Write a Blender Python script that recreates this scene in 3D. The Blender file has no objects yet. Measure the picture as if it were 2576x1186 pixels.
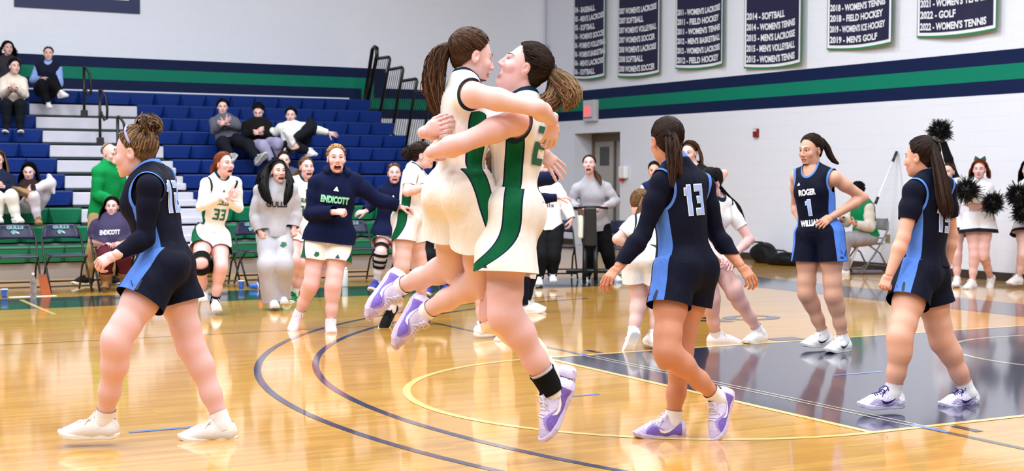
import bpy, bmesh, math, random
import numpy as np
from mathutils import Vector, Matrix
from mathutils.bvhtree import BVHTree

# ------------------------------------------------------------------ camera, light, exposure
SC = bpy.context.scene
COL = SC.collection
FPX, YAW, PITCH, ROLL = 3582.64, 0.5009, -0.0419, 0.0036
CAM = np.array([-5.4694, -7.6665, 1.4031])
IW, IH = 2576.0, 1186.0
_f = np.array([math.sin(YAW)*math.cos(PITCH), math.cos(YAW)*math.cos(PITCH), math.sin(PITCH)])
_r0 = np.array([math.cos(YAW), -math.sin(YAW), 0.0]); _u0 = np.cross(_r0, _f)
CR = _r0*math.cos(ROLL) + _u0*math.sin(ROLL)
CU = -_r0*math.sin(ROLL) + _u0*math.cos(ROLL)
CF = _f
cd = bpy.data.cameras.new('camera'); cam = bpy.data.objects.new('camera', cd); COL.objects.link(cam)
cam.matrix_world = Matrix(((CR[0], CU[0], -CF[0], CAM[0]), (CR[1], CU[1], -CF[1], CAM[1]), (CR[2], CU[2], -CF[2], CAM[2]), (0, 0, 0, 1)))
cd.sensor_width = 36.0; cd.lens = FPX/IW*36.0; cd.clip_end = 200
cd.dof.use_dof = True; cd.dof.focus_distance = 7.6; cd.dof.aperture_fstop = 5.0
SC.camera = cam
SC.view_settings.view_transform = 'Standard'; SC.view_settings.look = 'None'
SC.view_settings.gamma = 1.0; SC.view_settings.exposure = 0.0; SC.view_settings.use_curve_mapping = False
wd = bpy.data.worlds.new('world'); SC.world = wd; wd.use_nodes = True
wd.node_tree.nodes['Background'].inputs[0].default_value = (0.9, 0.92, 1.0, 1)
wd.node_tree.nodes['Background'].inputs[1].default_value = 0.24
LAMPW = 312.0
for ix in range(4):
    for iy in range(5):
        ld = bpy.data.lights.new('gym_ceiling_light', 'AREA'); ld.shape = 'RECTANGLE'
        ld.size = 2.6; ld.size_y = 1.1; ld.energy = LAMPW; ld.color = (0.91, 0.97, 1.0)
        lo = bpy.data.objects.new('gym_ceiling_light', ld); COL.objects.link(lo)
        lo.location = (-11.2 + ix*5.0, -7.8 + iy*4.5, 8.6)

def ray(px, py):
    d = CF + CR*((px-IW/2)/FPX) - CU*((py-IH/2)/FPX)
    return d
def at(px, py, depth): return CAM + ray(px, py)*depth
def onz(px, py, z=0.0):
    d = ray(px, py); return CAM + d*((z-CAM[2])/d[2])
def onx(px, py, x):
    d = ray(px, py); return CAM + d*((x-CAM[0])/d[0])
def ony(px, py, y):
    d = ray(px, py); return CAM + d*((y-CAM[1])/d[1])
def depth_of(p): return float((np.asarray(p)-CAM) @ CF)
def proj(p):
    q = np.asarray(p)-CAM; z = q@CF
    return (IW/2+FPX*(q@CR)/z, IH/2-FPX*(q@CU)/z)

# ------------------------------------------------------------------ materials
def srgb(r, g, b):
    f = lambda c: (c/255/12.92 if c/255 <= 0.04045 else ((c/255+0.055)/1.055)**2.4)
    return (f(r), f(g), f(b), 1.0)
MATS = {}
def mat(name, col, rough=0.6, spec=0.5, metal=0.0, coat=0.0, emit=0.0, var=0.0, vscale=6.0, bump=0.0, bscale=60.0, sss=0.0, trans=0.0, alpha=1.0):
    if name in MATS: return MATS[name]
    m = bpy.data.materials.new(name); m.use_nodes = True; nt = m.node_tree; b = nt.nodes['Principled BSDF']
    c = srgb(*col) if max(col) > 1.0 else (*col, 1.0)
    b.inputs['Base Color'].default_value = c; b.inputs['Roughness'].default_value = rough
    b.inputs['Specular IOR Level'].default_value = spec; b.inputs['Metallic'].default_value = metal
    b.inputs['Coat Weight'].default_value = coat; b.inputs['Coat Roughness'].default_value = 0.08
    if trans: b.inputs['Transmission Weight'].default_value = trans
    if alpha < 1: b.inputs['Alpha'].default_value = alpha
    if emit:
        b.inputs['Emission Color'].default_value = c; b.inputs['Emission Strength'].default_value = emit
    if sss:
        b.inputs['Subsurface Weight'].default_value = sss; b.inputs['Subsurface Radius'].default_value = (0.02, 0.008, 0.004); b.inputs['Subsurface Scale'].default_value = 0.5
    if var or bump:
        tc = nt.nodes.new('ShaderNodeTexCoord')
        if var:
            n = nt.nodes.new('ShaderNodeTexNoise'); n.inputs['Scale'].default_value = vscale; n.inputs['Detail'].default_value = 4
            nt.links.new(tc.outputs['Object'], n.inputs['Vector'])
            mr = nt.nodes.new('ShaderNodeMapRange'); mr.inputs['To Min'].default_value = 1-var; mr.inputs['To Max'].default_value = 1+var
            mr.inputs['From Min'].default_value = 0.3; mr.inputs['From Max'].default_value = 0.7
            nt.links.new(n.outputs['Fac'], mr.inputs['Value'])
            mx = nt.nodes.new('ShaderNodeVectorMath'); mx.operation = 'SCALE'; mx.inputs[0].default_value = c[:3]
            nt.links.new(mr.outputs[0], mx.inputs['Scale']); nt.links.new(mx.outputs[0], b.inputs['Base Color'])
        if bump:
            n2 = nt.nodes.new('ShaderNodeTexNoise'); n2.inputs['Scale'].default_value = bscale; n2.inputs['Detail'].default_value = 3
            nt.links.new(tc.outputs['Object'], n2.inputs['Vector'])
            bp = nt.nodes.new('ShaderNodeBump'); bp.inputs['Strength'].default_value = bump; bp.inputs['Distance'].default_value = 0.01
            nt.links.new(n2.outputs['Fac'], bp.inputs['Height']); nt.links.new(bp.outputs['Normal'], b.inputs['Normal'])
    MATS[name] = m
    return m

# ------------------------------------------------------------------ mesh helpers
ORIGIN = {}
def linkobj(name, me, parent=None, loc=None):
    o = bpy.data.objects.new(name, me); COL.objects.link(o)
    if parent is not None: o.parent = parent
    if loc is not None: o.location = loc
    return o
def tag(o, label=None, cat=None, group=None, kind=None):
    if label: o['label'] = label
    if cat: o['category'] = cat
    if group: o['group'] = group
    if kind: o['kind'] = kind
    return o
def thing(name, loc, label=None, cat=None, group=None, kind=None, rz=0.0):
    o = bpy.data.objects.new(name, None); COL.objects.link(o); o.location = tuple(map(float, loc)); o.rotation_euler = (0, 0, rz)
    o.empty_display_size = 0.1
    return tag(o, label, cat, group, kind)
def base_of(o):
    p = np.zeros(3)
    while o is not None: p = p + np.array(o.location); o = o.parent
    return p
class MB:
    def __init__(s): s.v = []; s.f = []; s.m = []
    def add(s, V, F, mi=0):
        n = len(s.v); s.v.extend([tuple(map(float, p)) for p in V]); s.f.extend([tuple(i+n for i in f) for f in F]); s.m.extend([mi]*len(F)); return s
    def box(s, x0, x1, y0, y1, z0, z1, mi=0, bev=0.0):
        V = [(x, y, z) for z in (z0, z1) for y in (y0, y1) for x in (x0, x1)]
        return s.add(V, [(0, 2, 3, 1), (4, 5, 7, 6), (0, 1, 5, 4), (2, 6, 7, 3), (0, 4, 6, 2), (1, 3, 7, 5)], mi)
    def tube(s, pts, r, n=8, mi=0, cap=True):
        P = [np.array(p, float) for p in pts]; k = len(P)
        rr = r if hasattr(r, '__len__') else [r]*k
        T = [(P[min(i+1, k-1)]-P[max(i-1, 0)]) for i in range(k)]; T = [t/(np.linalg.norm(t)+1e-9) for t in T]
        a = np.array([0, 0, 1.0]) if abs(T[0][2]) < 0.9 else np.array([1.0, 0, 0])
        N = np.cross(T[0], a); N /= np.linalg.norm(N); V = []
        for i in range(k):
            N = N-T[i]*(N@T[i]); N /= (np.linalg.norm(N)+1e-9); B = np.cross(T[i], N)
            for j in range(n):
                an = 2*math.pi*j/n; V.append(P[i]+rr[i]*(math.cos(an)*N+math.sin(an)*B))
        F = [(i*n+j, i*n+(j+1) % n, (i+1)*n+(j+1) % n, (i+1)*n+j) for i in range(k-1) for j in range(n)]
        if cap: F += [tuple(range(n-1, -1, -1)), tuple((k-1)*n+j for j in range(n))]
        return s.add(V, F, mi)
    def lathe(s, prof, c=(0, 0, 0), n=16, mi=0):
        V = []; k = len(prof)
        for r, z in prof:
            for j in range(n): V.append((c[0]+r*math.cos(2*math.pi*j/n), c[1]+r*math.sin(2*math.pi*j/n), c[2]+z))
        F = [(i*n+j, i*n+(j+1) % n, (i+1)*n+(j+1) % n, (i+1)*n+j) for i in range(k-1) for j in range(n)]
        F += [tuple(range(n-1, -1, -1)), tuple((k-1)*n+j for j in range(n))]
        return s.add(V, F, mi)
    def prism(s, poly, o, u, v, w, mi=0):
        # poly 2D in (u,v) axes at origin o, extruded by vector w
        o, u, v, w = [np.array(a, float) for a in (o, u, v, w)]; n = len(poly)
        A = [o+u*p[0]+v*p[1] for p in poly]; B = [a+w for a in A]
        F = [tuple(range(n-1, -1, -1)), tuple(range(n, 2*n))]+[(i, (i+1) % n, n+(i+1) % n, n+i) for i in range(n)]
        return s.add(A+B, F, mi)
    def build(s, name, mats, parent=None, smooth=False, bevel=0.0, loc=None):
        me = bpy.data.meshes.new(name)
        off = base_of(parent) if parent is not None else (np.array(loc, float) if loc is not None else np.zeros(3))
        V = [tuple(np.array(p)-off) for p in s.v] if (parent is not None or loc is not None) else s.v
        me.from_pydata(V, [], s.f)
        if not isinstance(mats, (list, tuple)): mats = [mats]
        for m in mats: me.materials.append(m)
        if any(s.m): me.polygons.foreach_set('material_index', s.m)
        bm = bmesh.new(); bm.from_mesh(me); bmesh.ops.recalc_face_normals(bm, faces=bm.faces); bm.to_mesh(me); bm.free()
        if smooth: me.polygons.foreach_set('use_smooth', [True]*len(me.polygons))
        me.update()
        o = linkobj(name, me, parent, loc)
        if bevel:
            md = o.modifiers.new('bevel', 'BEVEL'); md.width = bevel; md.segments = 2; md.limit_method = 'ANGLE'; md.angle_limit = 0.6
        return o
def copy_tree(o, parent=None):
    c = o.copy(); COL.objects.link(c); c.parent = parent
    for ch in list(o.children): copy_tree(ch, c)
    return c

# text -> flat mesh (verts in 2D), heavy block letters
_tcache = {}
def text_mesh(txt, bold=0.025):
    k = (txt, bold)
    if k in _tcache: return _tcache[k]
    cu = bpy.data.curves.new('txt', 'FONT'); cu.body = txt; cu.size = 1.0; cu.offset = bold; cu.resolution_u = 3; cu.fill_mode = 'BOTH'
    ob = bpy.data.objects.new('txt', cu); COL.objects.link(ob)
    dg = bpy.context.evaluated_depsgraph_get(); me = bpy.data.meshes.new_from_object(ob.evaluated_get(dg))
    V = np.array([v.co[:] for v in me.vertices]) if len(me.vertices) else np.zeros((0, 3)); F = [tuple(p.vertices) for p in me.polygons]
    bpy.data.objects.remove(ob); bpy.data.curves.remove(cu); bpy.data.meshes.remove(me)
    V = V-np.array([V[:, 0].min(), V[:, 1].min(), 0]); V[:, 2] = 0
    _tcache[k] = (V, F); return V, F
def flat_text(mb, txt, o, u, v, w, h, lift=0.0, mi=0, bold=0.03):
    # fill box w x h at origin o with axes u (right) v (up)
    V, F = text_mesh(txt, bold); sx = w/V[:, 0].max(); sy = h/V[:, 1].max()
    o, u, v = [np.array(a, float) for a in (o, u, v)]; n = np.cross(u, v)
    mb.add([o+u*p[0]*sx+v*p[1]*sy+n*lift for p in V], F, mi)
# ------------------------------------------------------------------ the hall
XW, YW = 9.65, 18.5
def floor_material():
    m = bpy.data.materials.new('maple_floor'); m.use_nodes = True; nt = m.node_tree; b = nt.nodes['Principled BSDF']; L = nt.links
    tc = nt.nodes.new('ShaderNodeTexCoord'); mp = nt.nodes.new('ShaderNodeMapping'); L.new(tc.outputs['Object'], mp.inputs['Vector'])
    br = nt.nodes.new('ShaderNodeTexBrick'); L.new(mp.outputs[0], br.inputs['Vector'])
    br.offset = 0.37; br.offset_frequency = 3; br.inputs['Scale'].default_value = 1.0
    br.inputs['Brick Width'].default_value = 1.1; br.inputs['Row Height'].default_value = 0.057; br.inputs['Mortar Size'].default_value = 0.0006
    br.inputs['Color1'].default_value = srgb(212, 158, 60); br.inputs['Color2'].default_value = srgb(194, 136, 40); br.inputs['Mortar'].default_value = srgb(160, 100, 36)
    br.inputs['Bias'].default_value = -0.2
    n = nt.nodes.new('ShaderNodeTexNoise'); mp2 = nt.nodes.new('ShaderNodeMapping'); mp2.inputs['Scale'].default_value = (1.2, 14, 1)
    L.new(tc.outputs['Object'], mp2.inputs['Vector']); L.new(mp2.outputs[0], n.inputs['Vector']); n.inputs['Scale'].default_value = 2.2; n.inputs['Detail'].default_value = 5
    mx = nt.nodes.new('ShaderNodeMix'); mx.data_type = 'RGBA'; mx.blend_type = 'MULTIPLY'; mx.inputs['Factor'].default_value = 1.0
    cr = nt.nodes.new('ShaderNodeValToRGB'); cr.color_ramp.elements[0].position = 0.3; cr.color_ramp.elements[0].color = (0.84, 0.80, 0.74, 1); cr.color_ramp.elements[1].position = 0.72; cr.color_ramp.elements[1].color = (1.05, 1.05, 1.05, 1)
    L.new(n.outputs['Fac'], cr.inputs['Fac']); L.new(br.outputs['Color'], mx.inputs[6]); L.new(cr.outputs['Color'], mx.inputs[7]); L.new(mx.outputs[2], b.inputs['Base Color'])
    b.inputs['Roughness'].default_value = 0.34; b.inputs['Coat Weight'].default_value = 0.9; b.inputs['Coat Roughness'].default_value = 0.05; b.inputs['Coat IOR'].default_value = 1.5
    n3 = nt.nodes.new('ShaderNodeTexNoise'); n3.inputs['Scale'].default_value = 5; L.new(mp2.outputs[0], n3.inputs['Vector'])
    bp = nt.nodes.new('ShaderNodeBump'); bp.inputs['Strength'].default_value = 0.05; bp.inputs['Distance'].default_value = 0.004
    L.new(n3.outputs['Fac'], bp.inputs['Height']); L.new(bp.outputs[0], b.inputs['Normal']); L.new(bp.outputs[0], b.inputs['Coat Normal'])
    return m
def block_wall_material(name, col):
    m = bpy.data.materials.new(name); m.use_nodes = True; nt = m.node_tree; b = nt.nodes['Principled BSDF']; L = nt.links
    tc = nt.nodes.new('ShaderNodeTexCoord'); sp = nt.nodes.new('ShaderNodeSeparateXYZ'); L.new(tc.outputs['Object'], sp.inputs[0])
    ad = nt.nodes.new('ShaderNodeMath'); L.new(sp.outputs[0], ad.inputs[0]); L.new(sp.outputs[1], ad.inputs[1])
    cb = nt.nodes.new('ShaderNodeCombineXYZ'); L.new(ad.outputs[0], cb.inputs[0]); L.new(sp.outputs[2], cb.inputs[1])
    br = nt.nodes.new('ShaderNodeTexBrick'); L.new(cb.outputs[0], br.inputs['Vector']); br.inputs['Scale'].default_value = 1; br.inputs['Brick Width'].default_value = 0.406; br.inputs['Row Height'].default_value = 0.203; br.inputs['Mortar Size'].default_value = 0.006
    br.inputs['Mortar Smooth'].default_value = 0.6
    c = srgb(*col); d = tuple(x*0.955 for x in c[:3])+(1,)
    br.inputs['Color1'].default_value = c; br.inputs['Color2'].default_value = tuple(x*0.99 for x in c[:3])+(1,); br.inputs['Mortar'].default_value = d
    L.new(br.outputs['Color'], b.inputs['Base Color']); b.inputs['Roughness'].default_value = 0.55
    bp = nt.nodes.new('ShaderNodeBump'); bp.inputs['Strength'].default_value = 0.25; bp.inputs['Distance'].default_value = 0.004; bp.invert = True
    L.new(br.outputs['Fac'], bp.inputs['Height']); L.new(bp.outputs[0], b.inputs['Normal'])
    return m
M_floor = floor_material()
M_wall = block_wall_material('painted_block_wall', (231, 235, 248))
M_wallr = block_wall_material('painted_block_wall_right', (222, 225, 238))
M_walld = mat('grey_far_wall', (120, 122, 132), .7)
M_navyp = mat('navy_wall_paint', (5, 24, 66), 0.6, spec=.2, var=0.05)
M_greenp = mat('green_wall_paint', (0, 118, 94), 0.6, spec=.2, var=0.03)
M_white = mat('white_paint', (235, 235, 238), 0.5)
M_black = mat('black_plastic', (18, 18, 20), 0.45)
M_blackm = mat('black_metal', (14, 14, 15), 0.35, metal=0.2)
M_base = mat('brown_baseboard', (52, 40, 32), 0.6)

def S(o): o['kind'] = 'structure'; return o
fl = S(MB().box(-13, XW, -13, YW, -0.3, 0).build('floor', M_floor))
M_lnavy = mat('court_paint_navy', (14, 22, 56), 0.32, coat=0.9, var=0.04)
M_larc = mat('court_paint_arc', (26, 28, 78), 0.32, coat=0.9)
M_lteal = mat('court_paint_teal', (2, 48, 56), 0.32, coat=0.9)
M_lyel = mat('court_paint_yellow', (240, 205, 124), 0.32, coat=0.9)
M_lblue = mat('court_paint_blue', (98, 132, 214), 0.32, coat=0.9)
M_lolive = mat('court_paint_olive', (70, 70, 62), 0.32, coat=0.9)
M_lcream = mat('court_paint_cream', (198, 190, 168), 0.32, coat=0.9)
def flat(name, quads, m, z, parent=fl):
    mb = MB()
    for q in quads: mb.add([(x, y, z) for x, y in q], [tuple(range(len(q)))])
    return mb.build(name, m, parent)
def rect(x0, x1, y0, y1): return [(x0, y0), (x1, y0), (x1, y1), (x0, y1)]
def ring(cx, cy, r0, r1, a0, a1, n=96):
    q = []
    for i in range(n):
        a, b = a0+(a1-a0)*i/n, a0+(a1-a0)*(i+1)/n
        q.append([(cx+r0*math.cos(a), cy+r0*math.sin(a)), (cx+r1*math.cos(a), cy+r1*math.sin(a)), (cx+r1*math.cos(b), cy+r1*math.sin(b)), (cx+r0*math.cos(b), cy+r0*math.sin(b))])
    return q
PI = math.pi
flat('lane_paint', [rect(0, 5.9, -1.8, 1.8)], M_lnavy, 0.0010)
flat('baseline_border', [rect(5.93, 7.07, -12, 9.0)], M_lnavy, 0.0010)
flat('sideline_border', [rect(-12.9, 5.93, 7.70, 9.03)], M_lteal, 0.0010)
flat('three_point_line', ring(4.191, 0, 6.697, 6.748, PI-1.40, PI+1.40), M_larc, 0.0016)
flat('three_point_line', ring(4.191, 0, 6.278, 6.329, PI-1.40, PI+1.40), M_larc, 0.0016)
flat('free_throw_circle', ring(0, 0, 1.778, 1.829, PI/2, 3*PI/2), M_lyel, 0.0020)
flat('free_throw_line', [rect(-.026, .026, -1.829, 1.829)], M_lyel, 0.0020)
flat('lane_line', [rect(-.026, 5.93, 1.778, 1.829)], M_lyel, 0.0022)
flat('lane_line', [rect(-.026, 5.93, -1.829, -1.778)], M_lyel, 0.0022)
flat('restricted_arc', ring(4.191, 0, 1.20, 1.24, PI/2, 3*PI/2, 48)+[rect(4.191, 4.6, 1.2, 1.24), rect(4.191, 4.6, -1.24, -1.2)], M_lcream, 0.0020)
flat('volleyball_end_line', [rect(.345, .395, 1.83, 4.53), rect(.345, .395, -4.53, -1.83)], M_lolive, 0.0014)
flat('volleyball_end_line', [rect(.335, .352, -1.78, 1.78), rect(.395, .412, -1.78, 1.78)], M_lcream, 0.0024)
flat('volleyball_sideline', [rect(-12.9, .395, 4.53, 4.555)], M_lolive, 0.0014)
flat('blue_dash', [rect(-3.6, -3.2, .055, .10)], M_lblue, 0.0026)
flat('blue_dash', [rect(-.95, -.60, .035, .075)], M_lblue, 0.0026)
flat('blue_dash', [rect(1.33, 1.79, .0, .035)], M_lblue, 0.0026)
flat('blue_dash', [rect(.345, .395, 1.74, 1.95)], M_lblue, 0.0028)
flat('blue_dash', [rect(.345, .395, -2.0, -1.72)], M_lblue, 0.0028)
flat('coach_box_line', [rect(-2.69, -2.64, 6.93, 8.85)], M_lyel, 0.0020)
for s in (1, -1):
    for x0, w in ((0.52, .06), (2.35, .31)):
        flat('lane_block', [rect(x0, x0+w, s*1.86, s*2.06) if s > 0 else rect(x0, x0+w, -2.06, -1.86)], M_lnavy, 0.0020)
mbt = MB()  # part of the floor lettering that shows between the players
flat_text(mbt, 'ON', (3.72, 3.80, 0.0026), (-1, 0.0, 0), (0, -1, 0), 1.25, 0.46)
mbt.v = [(p[0], p[1], 0.0026) for p in mbt.v]
mbt.build('floor_lettering', M_lnavy, fl)

# walls
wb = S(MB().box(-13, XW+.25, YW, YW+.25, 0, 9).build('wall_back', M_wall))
wl = S(MB().box(-13.25, -13, -13, YW+.25, 0, 9).build('wall_left', M_walld))
wf = S(MB().box(-13.25, XW+.25, -13.25, -13, 0, 9).build('wall_front', M_walld))
DY0, DY1, DZ = 15.6, 17.31, 2.27
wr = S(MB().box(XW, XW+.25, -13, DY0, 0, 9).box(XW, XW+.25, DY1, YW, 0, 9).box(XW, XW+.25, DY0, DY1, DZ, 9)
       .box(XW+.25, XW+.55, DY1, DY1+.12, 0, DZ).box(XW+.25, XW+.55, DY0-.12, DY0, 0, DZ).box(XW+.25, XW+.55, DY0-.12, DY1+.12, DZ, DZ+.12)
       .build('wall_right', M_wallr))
ce = S(MB().box(-13.25, XW+.25, -13.25, YW+.25, 9, 9.2).build('ceiling', mat('ceiling_deck', (120, 120, 126), 0.8)))
# painted stripes on right wall, three bands
ZR = [3.131, 2.938, 2.725, 2.536]
for i, m in enumerate((M_navyp, M_greenp, M_navyp)):
    MB().box(XW-.004, XW, -12.9, YW, ZR[i+1], ZR[i]).build('painted_stripe', m, wr)
# back wall: same bands, stepping up behind the bleachers
ZB = [z+.389 for z in ZR]
steps = [5.98, 5.72, 5.46]
for i, m in enumerate((M_navyp, M_greenp, M_navyp)):
    xs = steps[i]; xr = steps[i]-0.26
    mb = MB().box(-12.9, xs, YW-.004, YW, ZB[i+1], ZB[i]).box(xs-0.26, xs, YW-.004, YW, ZR[i], ZB[i+1]).box(xs-.26, XW, YW-.004, YW, ZR[i+1], ZR[i])
    mb.build('painted_stripe', m, wb)
MB().box(XW-.02, XW, -12.9, DY0, 0, .115).box(XW-.02, XW, DY1, YW, 0, .115).build('baseboard_right', M_base)['kind'] = 'structure'
MB().box(-12.9, XW-.02, YW-.02, YW, 0, .115).build('baseboard_back', M_base)['kind'] = 'structure'
# recessed double door
dr = thing('door_1', (XW+.42, (DY0+DY1)/2, 0), kind='structure')
M_dgrey = mat('grey_door_paint', (165, 162, 160), 0.5); M_dframe = mat('door_frame_brown', (112, 100, 84), 0.5); M_dglass = mat('dark_door_glass', (60, 58, 60), 0.2)
x = XW+.42
MB().box(x, x+.1, DY0, DY1, DZ-.16, DZ).box(x, x+.1, DY0, DY0+.07, 0, DZ-.16).box(x, x+.1, DY1-.07, DY1, 0, DZ-.16).build('door_frame', M_dframe, dr)
ym = (DY0+DY1)/2
for a, b in ((DY0+.07, ym-.03), (ym+.03, DY1-.07)):
    lf = MB().box(x+.03, x+.08, a, b, 0, DZ-.16).build('door_leaf', M_dgrey, dr)
    MB().box(x+.02, x+.05, (a+b)/2-.17, (a+b)/2+.17, 1.62, 2.0).build('door_window', M_dglass, lf)
    MB().box(x-.02, x+.03, a+.05, b-.05, .98, 1.03).build('push_bar', M_blackm, lf)
MB().box(x+.0, x+.08, ym-.03, ym+.03, 0, DZ-.16).build('door_mullion', mat('door_mullion', (92, 88, 86), 0.5), dr)
pl = MB().box(x+.02, x+.03, DY0+.18, DY0+.42, 1.35, 1.75).build('door_notice', mat('pale_notice', (214, 206, 214), 0.6), dr)
# door soffit paint (tan)
MB().box(XW+.002, XW+.42, DY0, DY1, DZ-.004, DZ).build('soffit', mat('tan_soffit', (150, 136, 112), 0.6), wr)

# exit light box
ex = thing('exit_light', (XW, 16.6, 2.53), 'grey exit light box with glowing red panel above the recessed door', 'exit sign')
MB().box(XW-.10, XW, 16.38, 16.82, 2.50, 2.92).build('housing', mat('pale_grey_plastic', (196, 194, 202), 0.5), ex, bevel=.012)
MB().box(XW-.104, XW-.099, 16.55, 16.77, 2.60, 2.80).build('red_panel', mat('exit_red', (255, 95, 105), 0.5, emit=0.9), ex)
MB().box(XW-.115, XW-.098, 16.48, 16.78, 2.565, 2.585).build('lower_lip', mat('grey_lip', (120, 118, 124), 0.5), ex)
# fire alarm
fa = thing('fire_alarm', (XW, 11.39, 2.06), 'small red fire alarm horn strobe high on the white wall', 'fire alarm')
MB().box(XW-.05, XW, 11.33, 11.45, 2.065, 2.21).build('alarm_body', mat('alarm_red', (124, 22, 30), 0.4), fa, bevel=.01)
MB().box(XW-.065, XW-.045, 11.35, 11.43, 2.165, 2.20).build('strobe_lens', mat('strobe', (230, 215, 220), 0.2), fa)
# soap dispenser
sd = thing('sanitizer_dispenser', (XW, 15.42, 1.3), 'white hand sanitizer dispenser with red base on the wall beside the door', 'dispenser')
MB().box(XW-.11, XW, 15.28, 15.50, 1.36, 1.60).build('dispenser_body', M_white, sd, bevel=.03)
MB().box(XW-.09, XW-.01, 15.42, 15.50, 1.30, 1.37).build('red_nozzle', mat('nozzle_red', (190, 30, 40), 0.4), sd, bevel=.02)
# corner conduit
cn = thing('corner_conduit', (XW-.07, YW-.07, 4), 'thin pale conduit with small box in the wall corner', 'conduit')
MB().tube([(XW-.06, YW-.06, 4.15), (XW-.06, YW-.06, 8.9)], .02).build('pipe', mat('conduit_paint', (205, 202, 212), 0.5), cn)
MB().box(XW-.12, XW-.02, YW-.16, YW-.02, 3.98, 4.16).build('junction_box', mat('junction_paint', (176, 174, 184), 0.5), cn, bevel=.008)
ou = thing('wall_outlet', (XW, 8.26, .44), 'brass wall outlet with a grey cord on the right wall', 'outlet')
MB().box(XW-.012, XW, 8.22, 8.31, .43, .55).build('outlet_plate', mat('brass_plate', (150, 128, 90), 0.4), ou)
MB().tube([(XW-.02, 8.27, .49), (XW-.06, 8.36, .42), (XW-.04, 8.5, .2), (XW-.05, 8.75, .03), (XW-.2, 9.0, .012)], .006).build('cord', mat('grey_cord', (150, 146, 150), 0.5), ou, smooth=True)

# sign on back wall
sg = thing('wall_sign', (0, YW, 4.33), 'navy wall sign with large white letters high above the bleachers', 'sign')
MB().box(-1.09, 1.10, YW-.03, YW-.006, 4.33, 5.7).build('sign_board', mat('sign_navy', (20, 30, 84), 0.5), sg)
mb = MB(); flat_text(mb, 'CNE', (-.80, YW-.031, 4.545), (1, 0, 0), (0, 0, 1), 1.70, .95, lift=.003, bold=.05)
mb.build('sign_letters', M_white, sg)

# championship banners on right wall
M_bnavy = mat('banner_navy', (12, 14, 58), 0.7, var=.08, vscale=3); M_bgreen = mat('banner_green', (20, 120, 70), 0.7); M_bwhite = mat('banner_white', (225, 228, 238), 0.7)
BAN = [(17.30, 16.03, 3.39, ['04 - BASEBALL', "05 - MEN'S LACROSSE", '05 - SOFTBALL', "06 - WOMEN'S SOCCER", "06 - WOMEN'S VOLLEYBALL", "06 - WOMEN'S BASKETBALL", "06 - MEN'S LACROSSE", '06 - SOFTBALL'], .178, .118, 'nearest the room corner'),
       (15.62, 14.17, 3.34, ["2007 WOMEN'S LACROSSE", '2007 SOFTBALL', "2007 WOMEN'S VOLLEYBALL", "2007 WOMEN'S SOCCER", "2008 WOMEN'S LACROSSE", '2008 SOFTBALL', "2008 WOMEN'S SOCCER"], .184, .120, 'second from the room corner'),
       (13.66, 12.23, 3.37, ["2011 - WOMEN'S LACROSSE", '2011 - FIELD HOCKEY', "2011 - WOMEN'S TENNIS", "2012 - MEN'S BASKETBALL", "2012 - WOMEN'S LACROSSE", '2012 - FIELD HOCKEY'], .172, .112, 'third from the room corner'),
       (11.66, 10.16, 3.25, ['2014 - SOFTBALL', "2014 - WOMEN'S TENNIS", "2015 - MEN'S LACROSSE", "2015 - MEN'S VOLLEYBALL", "2015 - WOMEN'S TENNIS"], .178, .118, 'fourth from the room corner'),
       (9.61, 8.14, 3.41, ["2018 - WOMEN'S TENNIS", '2018 - FIELD HOCKEY', "2019 - WOMEN'S ICE HOCKEY", "2019 - MEN'S GOLF"], .165, .108, 'fifth from the room corner'),
       (7.69, 6.18, 3.44, ["2021 - WOMEN'S TENNIS", '2022 - GOLF', "2022 - WOMEN'S TENNIS"], .165, .110, 'sixth from the room corner')]
def banner_x(y, y0, y1, z, ph):  # cloth hanging slightly off the wall, edge lifting
    t = (y0-y)/(y0-y1)
    return XW-.03-.022*(1-math.cos(t*5.2+ph))-.07*max(0, t-.75)**2*8-.02*t
for bi, (y0, y1, zb, lines, pitch, ch, where) in enumerate(BAN):
    bn = thing('championship_banner', (XW, (y0+y1)/2, zb), 'navy championship banner with white and green edging, '+where, 'banner', 'championship banners on the right wall')
    ph = bi*1.3; N = 24; rows = 14; ztop = zb+3.2
    def cloth(a0, a1, b0, b1, off):
        mb = MB(); V = []; F = []
        for j in range(rows+1):
            for i in range(N+1):
                t = a0+(a1-a0)*i/N; y = y0+(y1-y0)*t; sag = -.035*math.sin(PI*t)-.02*t
                z = (b0+(b1-b0)*j/rows); z = zb+z*(ztop-zb) + sag*(1-z)
                V.append((banner_x(y, y0, y1, z, ph)-off, y, z))
        for j in range(rows):
            for i in range(N): F.append((j*(N+1)+i, j*(N+1)+i+1, (j+1)*(N+1)+i+1, (j+1)*(N+1)+i))
        return mb.add(V, F)
    cloth(-.012, 1.012, -.006, 1, 0).build('green_edging', M_bgreen, bn, smooth=True)
    cloth(0, 1, .003, 1, .004).build('white_edging', M_bwhite, bn, smooth=True)
    cloth(.03, .97, .017, 1, .008).build('navy_field', M_bnavy, bn, smooth=True)
    for li, ln in enumerate(reversed(lines)):
        mb = MB(); wdt = min(1.28, .0625*len(ln)+.04)
        V, F = text_mesh(ln, .035); sx = wdt/V[:, 0].max(); sy = ch/V[:, 1].max()
        # cut long triangles so the letters follow the cloth
        pts = []
        for p in V:
            y = y0-.06-p[0]*sx; t = (y0-y)/(y0-y1); z = zb+.085+li*pitch+p[1]*sy-.035*math.sin(PI*t)-.02*t
            pts.append((banner_x(y, y0, y1, z, ph)-.0125, y, z))
        mb.add(pts, F); mb.build('banner_text_line', M_bwhite, bn)
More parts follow.
